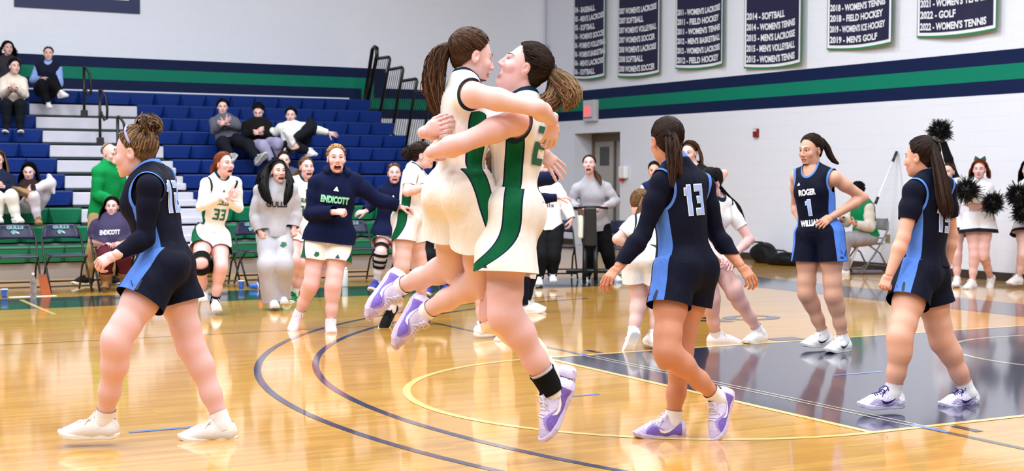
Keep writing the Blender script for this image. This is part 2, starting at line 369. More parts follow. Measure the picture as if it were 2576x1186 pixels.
# ------------------------------------------------------------------ bleachers
BY0, BRUN, BZ0, BRISE, NROW = 11.97, 0.565, 0.445, 0.2405, 11
AXL, AXR, BXE = -1.10, 0.69, 5.22
SEATW = 0.46
M_seatb = mat('bleacher_seat_blue', (3, 40, 112), 0.5, spec=.25, var=.06)
M_seatg = mat('bleacher_seat_green', (0, 104, 70), 0.42, spec=.35, var=.05)
M_deck = mat('bleacher_deck', (150, 142, 140), 0.6)
M_step = mat('bleacher_step_grey', (190, 188, 200), 0.5, var=.05, vscale=5)
M_dkgreen = mat('bleacher_dark_trim_and_shade', (22, 40, 40), 0.6)
bl = thing('bleachers', (2.0, BY0, 0), 'blue and green bank of bleacher seats with grey aisle steps against the back wall', 'bleachers')
def seat_mesh(name):
    # profile in (y,z): rounded tall front lip, flat seat; tapered divider notch on both sides
    prof = [(.30, -.005), (.03, .0), (.008, -.006), (0, -.022), (.010, -.13), (.022, -.212), (.05, -.218), (.06, -.03), (.30, -.03)]
    w = SEATW; V = []; F = []
    xs = [(0.003, .012), (.010, .072), (w-.010, w-.072), (w-.003, w-.012)]
    cols = []
    for xi in range(4):
        for (y, z) in prof:
            f = min(1, max(0, -z/.215)); a = xs[xi][0]+(xs[xi][1]-xs[xi][0])*f if xi in (1, 2) else xs[xi][0]
            yy = y+(.060*f if xi in (0, 3) else 0)
            V.append((a, yy, z))
    n = len(prof)
    for xi in range(3):
        for j in range(n): F.append((xi*n+j, xi*n+(j+1) % n, (xi+1)*n+(j+1) % n, (xi+1)*n+j))
    F += [tuple(range(n)), tuple(range(4*n-1, 3*n-1, -1))]
    return MB().add(V, F)
sm = {}
for key, m in (('b', M_seatb), ('g', M_seatg)):
    o = seat_mesh('seat').build('seat', m, None); me = o.data; bpy.data.objects.remove(o)
    sm[key] = me
nseat = 0
for k in range(NROW):
    y, z = BY0+k*BRUN, BZ0+k*BRISE
    yb = y+BRUN if k < NROW-1 else y+.75
    # foot deck and riser of this row (left and right of the aisle)
    MB().box(-3.9, AXL, y+.10, y+BRUN+.06, z-.235, z-.205).box(AXR, BXE, y+.10, y+BRUN+.06, z-.235, z-.205).build('foot_deck', M_deck, bl)
    MB().box(-3.9, AXL, y+.10, y+.12, (z-.205-BRISE if k else 0), z-.03).box(AXR, BXE, y+.10, y+.12, (z-.205-BRISE if k else 0), z-.03).build('riser', M_deck if k < 3 else M_dkgreen, bl)
    MB().box(-3.9, AXL, y+.12, yb, z-.05, z-.03).box(AXR, BXE, y+.12, yb, z-.05, z-.03).build('seat_board', M_deck if k < NROW-1 else M_dkgreen, bl)
    xsr = np.arange(AXR, BXE-SEATW*.6, SEATW); xsl = AXL-SEATW-np.arange(0, 6)*SEATW
    # end seats stagger like the photograph: each row starts on the same module
    lst = list(xsl)+list(xsr)
    if k == NROW-1: lst += list(np.arange(AXL, AXR-.1, SEATW))
    for xx in lst:
        o = linkobj('seat', sm['g' if k < 2+(k == 1)*1 and k < 3 and k in (0, 1, 2) and k != 2 else ('g' if k == 2 else 'b')], bl)
        o.location = tuple(np.array((xx, y, z))-base_of(bl)); nseat += 1
    # aisle: full step and half step
    if k < NROW-1:
        st = MB().box(AXL, AXR, y+.02, yb+.05, max(0, z-.215), z-.03).build('aisle_step', M_step, bl, bevel=.012)
        MB().box(AXL, AXR, y+.005, y+.04, z-.245, z-.215).build('step_shadow_strip', M_dkgreen, st)  # solid dark strip standing in for the shadow line below the step
    if 0 < k < 6:
        MB().box(AXR-.75, AXR-.02, y-.24, y+.03, z-.24, z-.135).build('half_step', M_step, bl, bevel=.02)
MB().box(-3.9, BXE, YW-.7, YW-.02, 0, BZ0+(NROW-1)*BRISE-.06).build('rear_closure', M_dkgreen, bl)
# aisle handrails
def rail(px, py, top, k, label):
    y, z = BY0+k*BRUN+.28, BZ0+k*BRISE-.03
    b = ony(px, py, y); x = b[0]; h = top
    t = thing('aisle_handrail', (x, y, z), label, 'handrail', 'black aisle handrails')
    MB().tube([(x, y, z), (x, y, z+h)], .024).build('post', M_blackm, t, smooth=True)
    MB().tube([(x, y, z+h), (x+.03, y+.0, z+h-.01), (x+.085, y-.03, z+h-.10), (x+.105, y-.05, z+h-.30), (x+.10, y-.05, z+h-.46), (x+.07, y-.02, z+h-.49), (x+.01, y, z+h-.34)], .021).build('grip_loop', M_blackm, t, smooth=True)
    MB().box(x-.05, x+.05, y-.06, y+.06, z, z+.14).build('socket', M_black, t, bevel=.01)
rail(212, 290, .86, 8, 'tall black handrail at the top of the aisle steps')
rail(252, 358, .90, 6, 'middle black handrail of the aisle steps')
rail(297, 440, .92, 4, 'lowest black handrail behind the player with the hair bun')
# end guard rail: stepped panels with pickets on the right end
gr = thing('guard_rail', (BXE+.05, 15, 1), 'black stepped guard rail with thin pickets at the end of the bleachers', 'guard rail')
GX = BXE+.06
def gpt(px, py): return onx(px, py, GX)
frames = [((944, 148), (977, 143.5), (981, 149), (953, 305)), ((980, 175), (1010, 169.5), (1014, 175), (986, 336)), ((1011, 204), (1045, 198.6), (1049, 204), (1021, 366)), ((1048, 233), (1080, 229), (1084, 235), (1057, 397)), ((1084, 264), (1113, 260), (1117, 266), (1090, 430))]
prev = ((948, 140), (921, 274))
for a, b, c, d in frames:
    fr = MB().tube([gpt(*a), gpt(*b), gpt((b[0]+c[0])/2, (b[1]*.7+c[1]*.3)), gpt(*c), gpt(*d)], .03).build('rail_frame', M_blackm, gr, smooth=True)
    for i in range(1, 7):
        t = i/7; p = (a[0]+(c[0]-a[0])*t, a[1]+(b[1]-a[1])*t); q = (prev[1][0]+(d[0]-prev[1][0])*t, prev[1][1]+(d[1]-prev[1][1])*t)
        MB().tube([gpt(*p), gpt(*q)], .007, 5).build('picket', M_blackm, fr)
    MB().tube([gpt(*prev[1]), gpt(*d)], .02).build('bottom_bar', M_blackm, fr)
    prev = (c, d)
MB().tube([gpt(921, 274), gpt(918, 249), gpt(937, 124), gpt(943, 118), gpt(948, 121), gpt(948, 140), gpt(922, 274)], .04).build('end_post', M_blackm, gr, smooth=True)
MB().box(GX-.12, GX+.12, gpt(1030, 350)[1]-.2, gpt(1030, 350)[1]+.2, 1.55, 1.95).build('rail_bracket', M_black, gr, bevel=.03)
# ------------------------------------------------------------------ people: signed-distance bodies meshed with surface nets
def nrm(v):
    v = np.asarray(v, float); return v/(np.linalg.norm(v)+1e-12)
def orth(v, a):
    a = nrm(a); v = np.asarray(v, float); return nrm(v-a*(v@a))
class Cap:  # round cone; optional flattened section (side = wide axis)
    def __init__(s, a, b, ra, rb, k=.02, g='body', side=None, flat=1.0, sub=False):
        s.a = np.asarray(a, float); s.b = np.asarray(b, float); s.ra, s.rb, s.k, s.g, s.flat, s.sub = ra, rb, k, g, flat, sub
        s.side = None if side is None else orth(side, s.b-s.a)
    def bounds(s, grow):
        r = max(s.ra, s.rb)+grow; return np.minimum(s.a, s.b)-r, np.maximum(s.a, s.b)+r
    def ev(s, X, Y, Z, grow):
        ab = s.b-s.a; L2 = ab@ab+1e-12
        px, py, pz = X-s.a[0], Y-s.a[1], Z-s.a[2]
        t = np.clip((px*ab[0]+py*ab[1]+pz*ab[2])/L2, 0, 1).astype(np.float32)
        qx, qy, qz = px-t*ab[0], py-t*ab[1], pz-t*ab[2]
        r = s.ra+grow+t*(s.rb-s.ra)
        if s.side is None or s.flat == 1.0: return np.sqrt(qx*qx+qy*qy+qz*qz)-r
        n = np.cross(nrm(ab), s.side); w = nrm(ab)
        e1 = (qx*s.side[0]+qy*s.side[1]+qz*s.side[2])/r
        rf = r*0+np.maximum((r-grow)*s.flat+grow, .001); e2 = (qx*n[0]+qy*n[1]+qz*n[2])/rf
        e3 = (qx*w[0]+qy*w[1]+qz*w[2])/rf
        k0 = np.sqrt(e1*e1+e2*e2+e3*e3); k1 = np.sqrt((e1/r)**2+(e2/rf)**2+(e3/rf)**2)+1e-6
        return k0*(k0-1)/k1
class Ell:
    def __init__(s, c, R, rad, k=.03, g='body', sub=False):
        s.c = np.asarray(c, float); s.R = np.asarray(R, float); s.rad = np.asarray(rad, float); s.k, s.g, s.sub = k, g, sub
    def bounds(s, grow):
        e = np.sqrt(((s.R*(s.rad+grow)[:, None])**2).sum(0)); return s.c-e, s.c+e
    def ev(s, X, Y, Z, grow):
        p = (X-s.c[0], Y-s.c[1], Z-s.c[2]); rad = np.maximum(s.rad+grow, .002); k0 = 0; k1 = 0
        for i in range(3):
            e = (p[0]*s.R[i, 0]+p[1]*s.R[i, 1]+p[2]*s.R[i, 2])/rad[i]; k0 = k0+e*e; k1 = k1+(e/rad[i])**2
        k0 = np.sqrt(k0); return k0*(k0-1)/(np.sqrt(k1)+1e-6)
def smin(a, b, k):
    h = np.maximum(k-np.abs(a-b), 0)/k; return np.minimum(a, b)-h*h*(k*.25)
BIG = np.float32(.09)
def field(prims, lo, h, shape, grow=0.0, gk=.012):
    groups = {}; out = None
    gx = [np.float32(lo[i])+np.float32(h)*np.arange(shape[i], dtype=np.float32) for i in range(3)]
    subs = []
    for p in prims:
        gr = grow(p) if callable(grow) else grow
        if gr is None: continue
        b0, b1 = p.bounds(gr); pad = p.k+3*h+.01
        i0 = np.maximum(np.floor((b0-pad-lo)/h).astype(int), 0); i1 = np.minimum(np.ceil((b1+pad-lo)/h).astype(int)+1, shape)
        if (i1 <= i0).any(): continue
        sl = tuple(slice(i0[i], i1[i]) for i in range(3))
        d = np.asarray(p.ev(gx[0][sl[0]][:, None, None], gx[1][sl[1]][None, :, None], gx[2][sl[2]][None, None, :], gr), np.float32)
        if p.sub: subs.append((sl, d, p.k)); continue
        if p.g not in groups: groups[p.g] = np.full(shape, BIG, np.float32)
        G = groups[p.g]; G[sl] = smin(G[sl], d, p.k)
    for G in groups.values(): out = G if out is None else smin(out, G, gk)
    if out is None: return np.full(shape, BIG, np.float32)
    for sl, d, k in subs: out[sl] = -smin(-out[sl], d, k)
    return out
def bounds_of(prims, grow=0.0):
    lo = np.full(3, 1e9); hi = -lo
    for p in prims:
        if p.sub: continue
        gr = grow(p) if callable(grow) else grow
        if gr is None: continue
        a, b = p.bounds(gr); lo = np.minimum(lo, a); hi = np.maximum(hi, b)
    return lo, hi
_C8 = [(i, j, k) for i in (0, 1) for j in (0, 1) for k in (0, 1)]
def surfnet(D, lo, h):
    nx, ny, nz = D.shape; S = D < 0
    cnt = np.zeros((nx-1, ny-1, nz-1), np.int8)
    for i, j, k in _C8: cnt += S[i:nx-1+i, j:ny-1+j, k:nz-1+k]
    act = (cnt > 0) & (cnt < 8); idx = np.argwhere(act)
    if len(idx) == 0: return np.zeros((0, 3)), np.zeros((0, 4), int), np.zeros((0, 3))
    vid = np.full(act.shape, -1, np.int32); vid[tuple(idx.T)] = np.arange(len(idx))
    c = {o: D[idx[:, 0]+o[0], idx[:, 1]+o[1], idx[:, 2]+o[2]] for o in _C8}
    acc = np.zeros((len(idx), 3)); n = np.zeros(len(idx))
    for o in _C8:
        for ax in range(3):
            if o[ax] == 0:
                o2 = tuple(1 if i == ax else o[i] for i in range(3)); a, b = c[o], c[o2]; m = (a < 0) != (b < 0)
                t = np.where(m, a/np.where(m, a-b, 1), 0)
                for q in range(3): acc[:, q] += np.where(m, o[q]+(t if q == ax else 0), 0)
                n += m
    V = lo+h*(idx+acc/n[:, None])
    N = np.stack([sum((1 if o[ax] else -1)*c[o] for o in _C8) for ax in range(3)], 1); N /= (np.linalg.norm(N, axis=1, keepdims=True)+1e-9)
    F = []
    for ax in range(3):
        a1, a2 = [(1, 2), (2, 0), (0, 1)][ax]
        sl0 = [slice(None)]*3; sl1 = [slice(None)]*3; sl0[ax] = slice(0, -1); sl1[ax] = slice(1, None)
        A, B = S[tuple(sl0)], S[tuple(sl1)]; e = np.argwhere(A != B)
        e = e[(e[:, a1] > 0) & (e[:, a2] > 0) & (e[:, a1] < D.shape[a1]-1) & (e[:, a2] < D.shape[a2]-1)]
        if not len(e): continue
        flip = A[tuple(e.T)]
        d1 = np.eye(3, dtype=int)[a1]; d2 = np.eye(3, dtype=int)[a2]
        q = np.stack([vid[tuple((e-d1-d2).T)], vid[tuple((e-d2).T)], vid[tuple(e.T)], vid[tuple((e-d1).T)]], 1)
        q[~flip] = q[~flip][:, ::-1]; F.append(q)
    F = np.concatenate(F) if F else np.zeros((0, 4), int)
    F = F[(F >= 0).all(1)]
    return V, F, N
def sdf_mesh(prims, h, grow=0.0, gk=.012, box=None, warp=None):
    lo, hi = bounds_of(prims, grow)
    if box is not None: lo, hi = np.maximum(lo, box[0]), np.minimum(hi, box[1])
    lo = lo-2.5*h; hi = hi+2.5*h; shape = np.maximum(np.ceil((hi-lo)/h).astype(int)+1, 4)
    D = field(prims, lo, h, shape, grow, gk)
    if warp is not None:
        X = lo[0]+h*np.arange(shape[0])[:, None, None]; Y = lo[1]+h*np.arange(shape[1])[None, :, None]; Z = lo[2]+h*np.arange(shape[2])[None, None, :]
        D = D+warp(X, Y, Z).astype(np.float32)
    return surfnet(D, lo, h)
def cut(V, F, N, cf):
    """keep the part where cf<0, snapping the rim onto cf=0"""
    if len(V) == 0: return V, F, N
    c = cf(V); keep = (c[F] < 0).any(1); F = F[keep]
    use = np.zeros(len(V), bool); use[F] = True
    mv = use & (c > 0); V = V.copy()
    for _ in range(3):
        P = V[mv]; e = 1e-4
        if not len(P): break
        g = np.stack([(cf(P+np.eye(3)[i]*e)-cf(P-np.eye(3)[i]*e))/(2*e) for i in range(3)], 1)
        V[mv] = P-g*(cf(P)/np.maximum((g*g).sum(1), .2))[:, None]
    ids = np.cumsum(use)-1
    return V[use], ids[F], N[use]
def smooth_rim(V, F, it=10):
    if len(F) == 0: return V
    E_ = np.concatenate([F[:, [i, (i+1) % 4]] for i in range(4)]); K_ = np.sort(E_, 1); key = K_[:, 0].astype(np.int64)*len(V)+K_[:, 1]
    u, ix, ct = np.unique(key, return_index=True, return_counts=True); B = K_[ix[ct == 1]]
    if not len(B): return V
    V = V.copy(); deg = np.zeros(len(V)); np.add.at(deg, B[:, 0], 1); np.add.at(deg, B[:, 1], 1); m = deg > 0
    for _ in range(it):
        A = np.zeros_like(V); np.add.at(A, B[:, 0], V[B[:, 1]]); np.add.at(A, B[:, 1], V[B[:, 0]])
        V[m] = V[m]*.5+.5*A[m]/deg[m][:, None]
    return V
def merge(parts):
    V = []; F = []; N = []; n = 0
    for v, f, m in parts: V.append(v); F.append(f+n); N.append(m); n += len(v)
    return np.concatenate(V), np.concatenate(F), np.concatenate(N)
def np_obj(name, V, F, mats, parent, N=None, attrs=None, cols=None, smooth=True):
    off = base_of(parent) if parent is not None else np.zeros(3)
    me = bpy.data.meshes.new(name); V = np.asarray(V, np.float32)-off.astype(np.float32); F = np.asarray(F, np.int32)
    nf, kk = F.shape
    me.vertices.add(len(V)); me.vertices.foreach_set('co', V.ravel())
    me.loops.add(nf*kk); me.loops.foreach_set('vertex_index', F.ravel())
    me.polygons.add(nf); me.polygons.foreach_set('loop_start', np.arange(nf, dtype=np.int32)*kk)
    if smooth: me.polygons.foreach_set('use_smooth', np.ones(nf, bool))
    for m in (mats if isinstance(mats, (list, tuple)) else [mats]): me.materials.append(m)
    me.update(calc_edges=True); me.validate()
    if attrs:
        for k, a in attrs.items():
            at_ = me.attributes.new(k, 'FLOAT', 'POINT'); at_.data.foreach_set('value', np.asarray(a, np.float32))
    if cols is not None:
        at_ = me.attributes.new('col', 'FLOAT_COLOR', 'POINT'); at_.data.foreach_set('color', np.concatenate([cols, np.ones((len(cols), 1))], 1).astype(np.float32).ravel())
    if N is not None and len(me.vertices) == len(N):
        try: me.normals_split_custom_set_from_vertices([tuple(x) for x in N])
        except Exception: pass
    return linkobj(name, me, parent)

# --- materials driven by mesh attributes
def attr_color_mat(name, rough=.5, spec=.4, sss=0.0, sheen=0.0, aniso=False):
    if name in MATS: return MATS[name]
    m = bpy.data.materials.new(name); m.use_nodes = True; nt = m.node_tree; b = nt.nodes['Principled BSDF']
    a = nt.nodes.new('ShaderNodeAttribute'); a.attribute_name = 'col'; nt.links.new(a.outputs['Color'], b.inputs['Base Color'])
    b.inputs['Roughness'].default_value = rough; b.inputs['Specular IOR Level'].default_value = spec
    if sss: b.inputs['Subsurface Weight'].default_value = sss; b.inputs['Subsurface Radius'].default_value = (.012, .005, .003); b.inputs['Subsurface Scale'].default_value = 1.0
    MATS[name] = m; return m
def cloth_mat(name, base, layers=(), rough=.75, bump=.35, bscale=(14, 14, 5), var=.05, sheen=.0, spec=.12):
    """base colour plus bands: each layer (attribute, lo, hi, colour) paints where lo<attr<hi"""
    if name in MATS: return MATS[name]
    m = bpy.data.materials.new(name); m.use_nodes = True; nt = m.node_tree; L = nt.links; b = nt.nodes['Principled BSDF']
    rgb = nt.nodes.new('ShaderNodeRGB'); rgb.outputs[0].default_value = srgb(*base); cur = rgb.outputs[0]
    for at_n, lo, hi, colr in layers:
        a = nt.nodes.new('ShaderNodeAttribute'); a.attribute_name = at_n
        g1 = nt.nodes.new('ShaderNodeMath'); g1.operation = 'GREATER_THAN'; L.new(a.outputs['Fac'], g1.inputs[0]); g1.inputs[1].default_value = lo
        g2 = nt.nodes.new('ShaderNodeMath'); g2.operation = 'LESS_THAN'; L.new(a.outputs['Fac'], g2.inputs[0]); g2.inputs[1].default_value = hi
        mu = nt.nodes.new('ShaderNodeMath'); mu.operation = 'MULTIPLY'; L.new(g1.outputs[0], mu.inputs[0]); L.new(g2.outputs[0], mu.inputs[1])
        mx = nt.nodes.new('ShaderNodeMix'); mx.data_type = 'RGBA'; L.new(mu.outputs[0], mx.inputs[0]); L.new(cur, mx.inputs[6]); mx.inputs[7].default_value = srgb(*colr); cur = mx.outputs[2]
    L.new(cur, b.inputs['Base Color']); b.inputs['Roughness'].default_value = rough; b.inputs['Specular IOR Level'].default_value = spec
    if sheen: b.inputs['Sheen Weight'].default_value = sheen
    tc = nt.nodes.new('ShaderNodeTexCoord'); mp = nt.nodes.new('ShaderNodeMapping'); mp.inputs['Scale'].default_value = bscale; L.new(tc.outputs['Object'], mp.inputs[0])
    n = nt.nodes.new('ShaderNodeTexNoise'); n.inputs['Scale'].default_value = 1.0; n.inputs['Detail'].default_value = 3; n.inputs['Distortion'].default_value = .6; L.new(mp.outputs[0], n.inputs[0])
    bp = nt.nodes.new('ShaderNodeBump'); bp.inputs['Strength'].default_value = bump; bp.inputs['Distance'].default_value = .03; L.new(n.outputs['Fac'], bp.inputs['Height']); L.new(bp.outputs[0], b.inputs['Normal'])
    MATS[name] = m; return m
SKIN = attr_color_mat('skin', .48, .35, sss=.06)
HAIR = attr_color_mat('hair', .55, .10)
EYEW = mat('eye_white', (196, 184, 180), .3); IRIS = {'b': mat('iris_brown', (62, 40, 26), .2), 'u': mat('iris_blue', (92, 120, 140), .2)}
TEETH = mat('teeth', (240, 236, 228), .3)

# --- pose
BL = dict(ua=.285, fa=.245, th=.42, sh=.415, sp=.50, nk=.165, hw=.088, sw=.168)
def solve_depth(parent, pd, px, py, spec, L):
    """spec int -> side of the parent (+ away / - toward) found from bone length; float -> explicit depth offset"""
    if isinstance(spec, float): d = pd+spec; return at(px, py, d), d
    if spec == 0: return at(px, py, pd), pd
    best = None
    for o in np.linspace(0, L*1.05, 50):
        d = pd+spec*o; P = at(px, py, d); e = abs(np.linalg.norm(P-parent)-L)
        if best is None or e < best[0]: best = (e, P, d)
    return best[1], best[2]
def view_dir(yaw, P):
    """horizontal facing: 0 = toward the camera, +90 = image right, 180 = away"""
    f = np.array([CF[0], CF[1], 0]); f = nrm(f); r = np.array([CR[0], CR[1], 0]); r = nrm(r)
    a = math.radians(yaw); return -f*math.cos(a)+r*math.sin(a)
QA = []
class Pose: pass
def make_pose(sp):
    J = Pose(); s = sp.get('H', 1.70)/1.70; J.s = s; D = sp['D']; J.sp = sp
    L = {k: v*s for k, v in BL.items()}
    if sp.get('male'): L['sw'] *= 1.12
    J.pel = at(*sp['pel'], D)
    J.nek, nd = solve_depth(J.pel, D, *sp['nek'][:2], sp['nek'][2] if len(sp['nek']) > 2 else 0.0, L['sp'])
    up = nrm(J.nek-J.pel); J.up = up
    fp, fs = view_dir(sp['fp'], J.pel), view_dir(sp.get('fs', sp['fp']), J.nek)
    J.pf = orth(fp, up) if abs(up[2]) > .3 else fp; J.pr = nrm(np.cross(J.pf, up)); J.pf = np.cross(up, J.pr)
    J.sf = orth(fs, up); J.sr = nrm(np.cross(J.sf, up)); J.sf = np.cross(up, J.sr)
    hipc = J.pel-up*.02*s
    if 'pup' in sp:   # pelvis tilted on its own
        pass
    J.hip = {'R': hipc+J.pr*L['hw'], 'L': hipc-J.pr*L['hw']}
    shc = J.nek-up*.055*s
    J.sho = {'R': shc+J.sr*L['sw'], 'L': shc-J.sr*L['sw']}
    for k in 'LR':
        if 's'+k in sp:
            v = sp['s'+k]; b = J.sho[k]; d = depth_of(b)+(v[2] if len(v) > 2 else 0.0); J.sho[k] = at(v[0], v[1], d)
    J.elb, J.wri, J.kne, J.ank, J.toe, J.hand = {}, {}, {}, {}, {}, {}
    rep = []
    for k in 'LR':
        if 'e'+k in sp:
            e = sp['e'+k]; J.elb[k], d1 = solve_depth(J.sho[k], depth_of(J.sho[k]), *e, L['ua'])
            w = sp['w'+k]; J.wri[k], d2 = solve_depth(J.elb[k], d1, *w, L['fa'])
            if 'h'+k in sp: J.hand[k] = sp['h'+k]
            rep.append((k+'ua', np.linalg.norm(J.elb[k]-J.sho[k])/L['ua'])); rep.append((k+'fa', np.linalg.norm(J.wri[k]-J.elb[k])/L['fa']))
        if 'k'+k in sp:
            e = sp['k'+k]; J.kne[k], d1 = solve_depth(J.hip[k], depth_of(J.hip[k]), *e, L['th'])
            w = sp['a'+k]; J.ank[k], d2 = solve_depth(J.kne[k], d1, *w, L['sh'])
            rep.append((k+'th', np.linalg.norm(J.kne[k]-J.hip[k])/L['th'])); rep.append((k+'sh', np.linalg.norm(J.ank[k]-J.kne[k])/L['sh']))
    hd = sp['hd']; J.head, _ = solve_depth(J.nek, depth_of(J.nek), hd[0], hd[1], hd[2] if len(hd) > 2 else 0.0, L['nk'])
    yaw, pit, rol = sp.get('look', (sp['fp'], 0, 0))
    f = view_dir(yaw, J.head); z = np.array([0, 0, 1.0]); r = np.cross(f, z); a = math.radians(pit)
    f2 = f*math.cos(a)+z*math.sin(a); u2 = np.cross(r, f2); b = math.radians(rol)
    J.hr = r*math.cos(b)+u2*math.sin(b); J.hu = -r*math.sin(b)+u2*math.cos(b); J.hf = f2
    J.HR = np.stack([J.hr, J.hf, J.hu]); J.hs = s*sp.get('headk', 1.0)
    rep.append(('sp', np.linalg.norm(J.nek-J.pel)/L['sp'])); rep.append(('nk', np.linalg.norm(J.head-J.nek)/L['nk']))
    QA.append((sp['id'], [(a, round(float(v), 2)) for a, v in rep if v < .82 or v > 1.15], [round(float(J.ank[k][2]), 2) for k in J.ank]))
    return J

# --- body fields
def hl(J, p): return J.head+J.HR.T@(np.array(p, float)*J.hs)
def head_prims(J, mouth='closed', shut=False):
    R, s = J.HR, J.hs; P = []
    E = lambda c, r, k=.02, sub=False, g='head', RR=None: P.append(Ell(hl(J, c), R if RR is None else RR, np.array(r)*s, k*s, g, sub))
    C = lambda a, b, ra, rb, k=.012: P.append(Cap(hl(J, a), hl(J, b), ra*s, rb*s, k*s, 'head'))
    E((0, -.014, .036), (.0735, .092, .083)); E((0, .030, -.022), (.060, .064, .082), .03)
    jd = {'open': -.012, 'wide': -.017}.get(mouth, 0.0)
    E((0, .030, -.066+jd), (.048, .056, .044), .03); E((0, .074, -.096+jd), (.020, .018, .017), .022)
    for q in (-1, 1):
        E((q*.036, .064, -.026), (.026, .022, .024), .02); C((q*.010, .085, .022), (q*.040, .076, .020), .010, .008, .014)
        E((q*.0118, .097, -.035), (.0082, .010, .0075), .008)
        a = .35*q; RE = np.stack([R[0]*math.cos(a)+R[1]*math.sin(a)*-1, R[0]*math.sin(a)+R[1]*math.cos(a), R[2]])
        E((q*.076, -.006, -.008), (.008, .019, .031), .006, RR=RE); E((q*.084, -.001, -.004), (.006, .009, .014), .006, True, RR=RE)
        E((q*.031, .101, .003), (.017, .014 if not shut else .010, .0095), .008, True)
    C((0, .090, .012), (0, .1095, -.030), .0075, .0108, .014)
    if mouth in ('closed', 'smile'):
        w = .035 if mouth == 'smile' else .024
        E((0, .092, -.061), (w, .0105, .0075), .007); E((0, .090, -.074), (w*.85, .011, .008), .007)
        if mouth == 'smile': E((0, .103, -.067), (.029, .020, .0075), .003, True)
        else: C((-.021, .1035, -.067), (.021, .1035, -.067), .0022, .0022); P[-1].sub = True
    else:
        o = .020 if mouth == 'open' else .025
        E((0, .086, -.066+jd), (.036, .015, o), .010); E((0, .098, -.066+jd), (.031, .034, o*.92), .004, True)
        for q in (-1, 1): E((q*.044, .062, -.030), (.020, .020, .018), .02)
    return P
def hand_prims(J, k):
    s = J.s*J.sp.get('handk', 1.0); W = J.wri[k]; fad = nrm(W-J.elb[k]); spec = J.hand.get(k, {})
    pose = spec.get('pose', 'relax')
    if 'to' in spec:
        x, y, dz = spec['to']; T = at(x, y, depth_of(W)+dz); d = nrm(T-W)
    else: d = fad
    n = spec.get('palm', None)   # palm normal in view terms: (right, up, toward camera)
    n = J.pf*-1 if n is None else CR*n[0]+CU*n[1]-CF*n[2]
    n = orth(n, d); th = np.cross(d, n)*(1 if k == 'R' else -1)
    g = 'hand'+k; P = []; q = lambda a, b, c: W+(d*a+th*b+n*c)*s
    P.append(Cap(q(-.02, 0, 0), q(.02, 0, 0), .026*s, .026*s, .02, g, side=th, flat=.75))
    P.append(Cap(q(.025, .004, 0), q(.072, .0, 0), .030*s, .038*s, .015, g, side=th, flat=.40))
    P.append(Ell(q(.038, .024, .008), np.stack([d, th, n]), np.array((.030, .016, .014))*s, .012, g))
    curl = {'relax': (22, 30, 22), 'fist': (80, 95, 60), 'open': (4, 6, 6), 'grip': (55, 55, 35), 'half': (40, 40, 28), 'clap': (8, 10, 8)}[pose]
    for i, (off, bl, ln, sp_) in enumerate(((.029, .084, .070, 7), (.0095, .088, .078, 2), (-.0105, .085, .072, -3), (-.029, .077, .057, -9))):
        p = q(bl, off, 0); an = 0.0; spd = math.radians(sp_*(1.5 if pose == 'open' else .8)); df = d*math.cos(spd)+th*math.sin(spd)
        ex = 1.0+.12*i if pose in ('relax', 'half') else 1.0
        r = .0086 if i < 3 else .0074
        for sg, c in zip((.44, .31, .25), curl):
            an += math.radians(c*ex); p2 = p+(df*math.cos(an)+n*math.sin(an))*ln*sg*s
            P.append(Cap(p, p2, r*s, (r-.0006)*s, .004, g+'f%d' % i)); p = p2; r -= .0006
    t0 = q(.022, .024, .006); a = {'fist': (.55, .25, .75), 'open': (.55, .85, .05), 'clap': (.6, .8, .1)}.get(pose, (.72, .52, .38))
    td = nrm(d*a[0]+th*a[1]+n*a[2]); r = .0115
    for i, lg in enumerate((.036, .030, .025)):
        if i and pose in ('fist', 'grip', 'half', 'relax'): td = nrm(td+n*.25+d*.25-th*.25)
        p2 = t0+td*lg*s; P.append(Cap(t0, p2, r*s, (r-.001)*s, .006, g)); t0 = p2; r -= .001
    return P
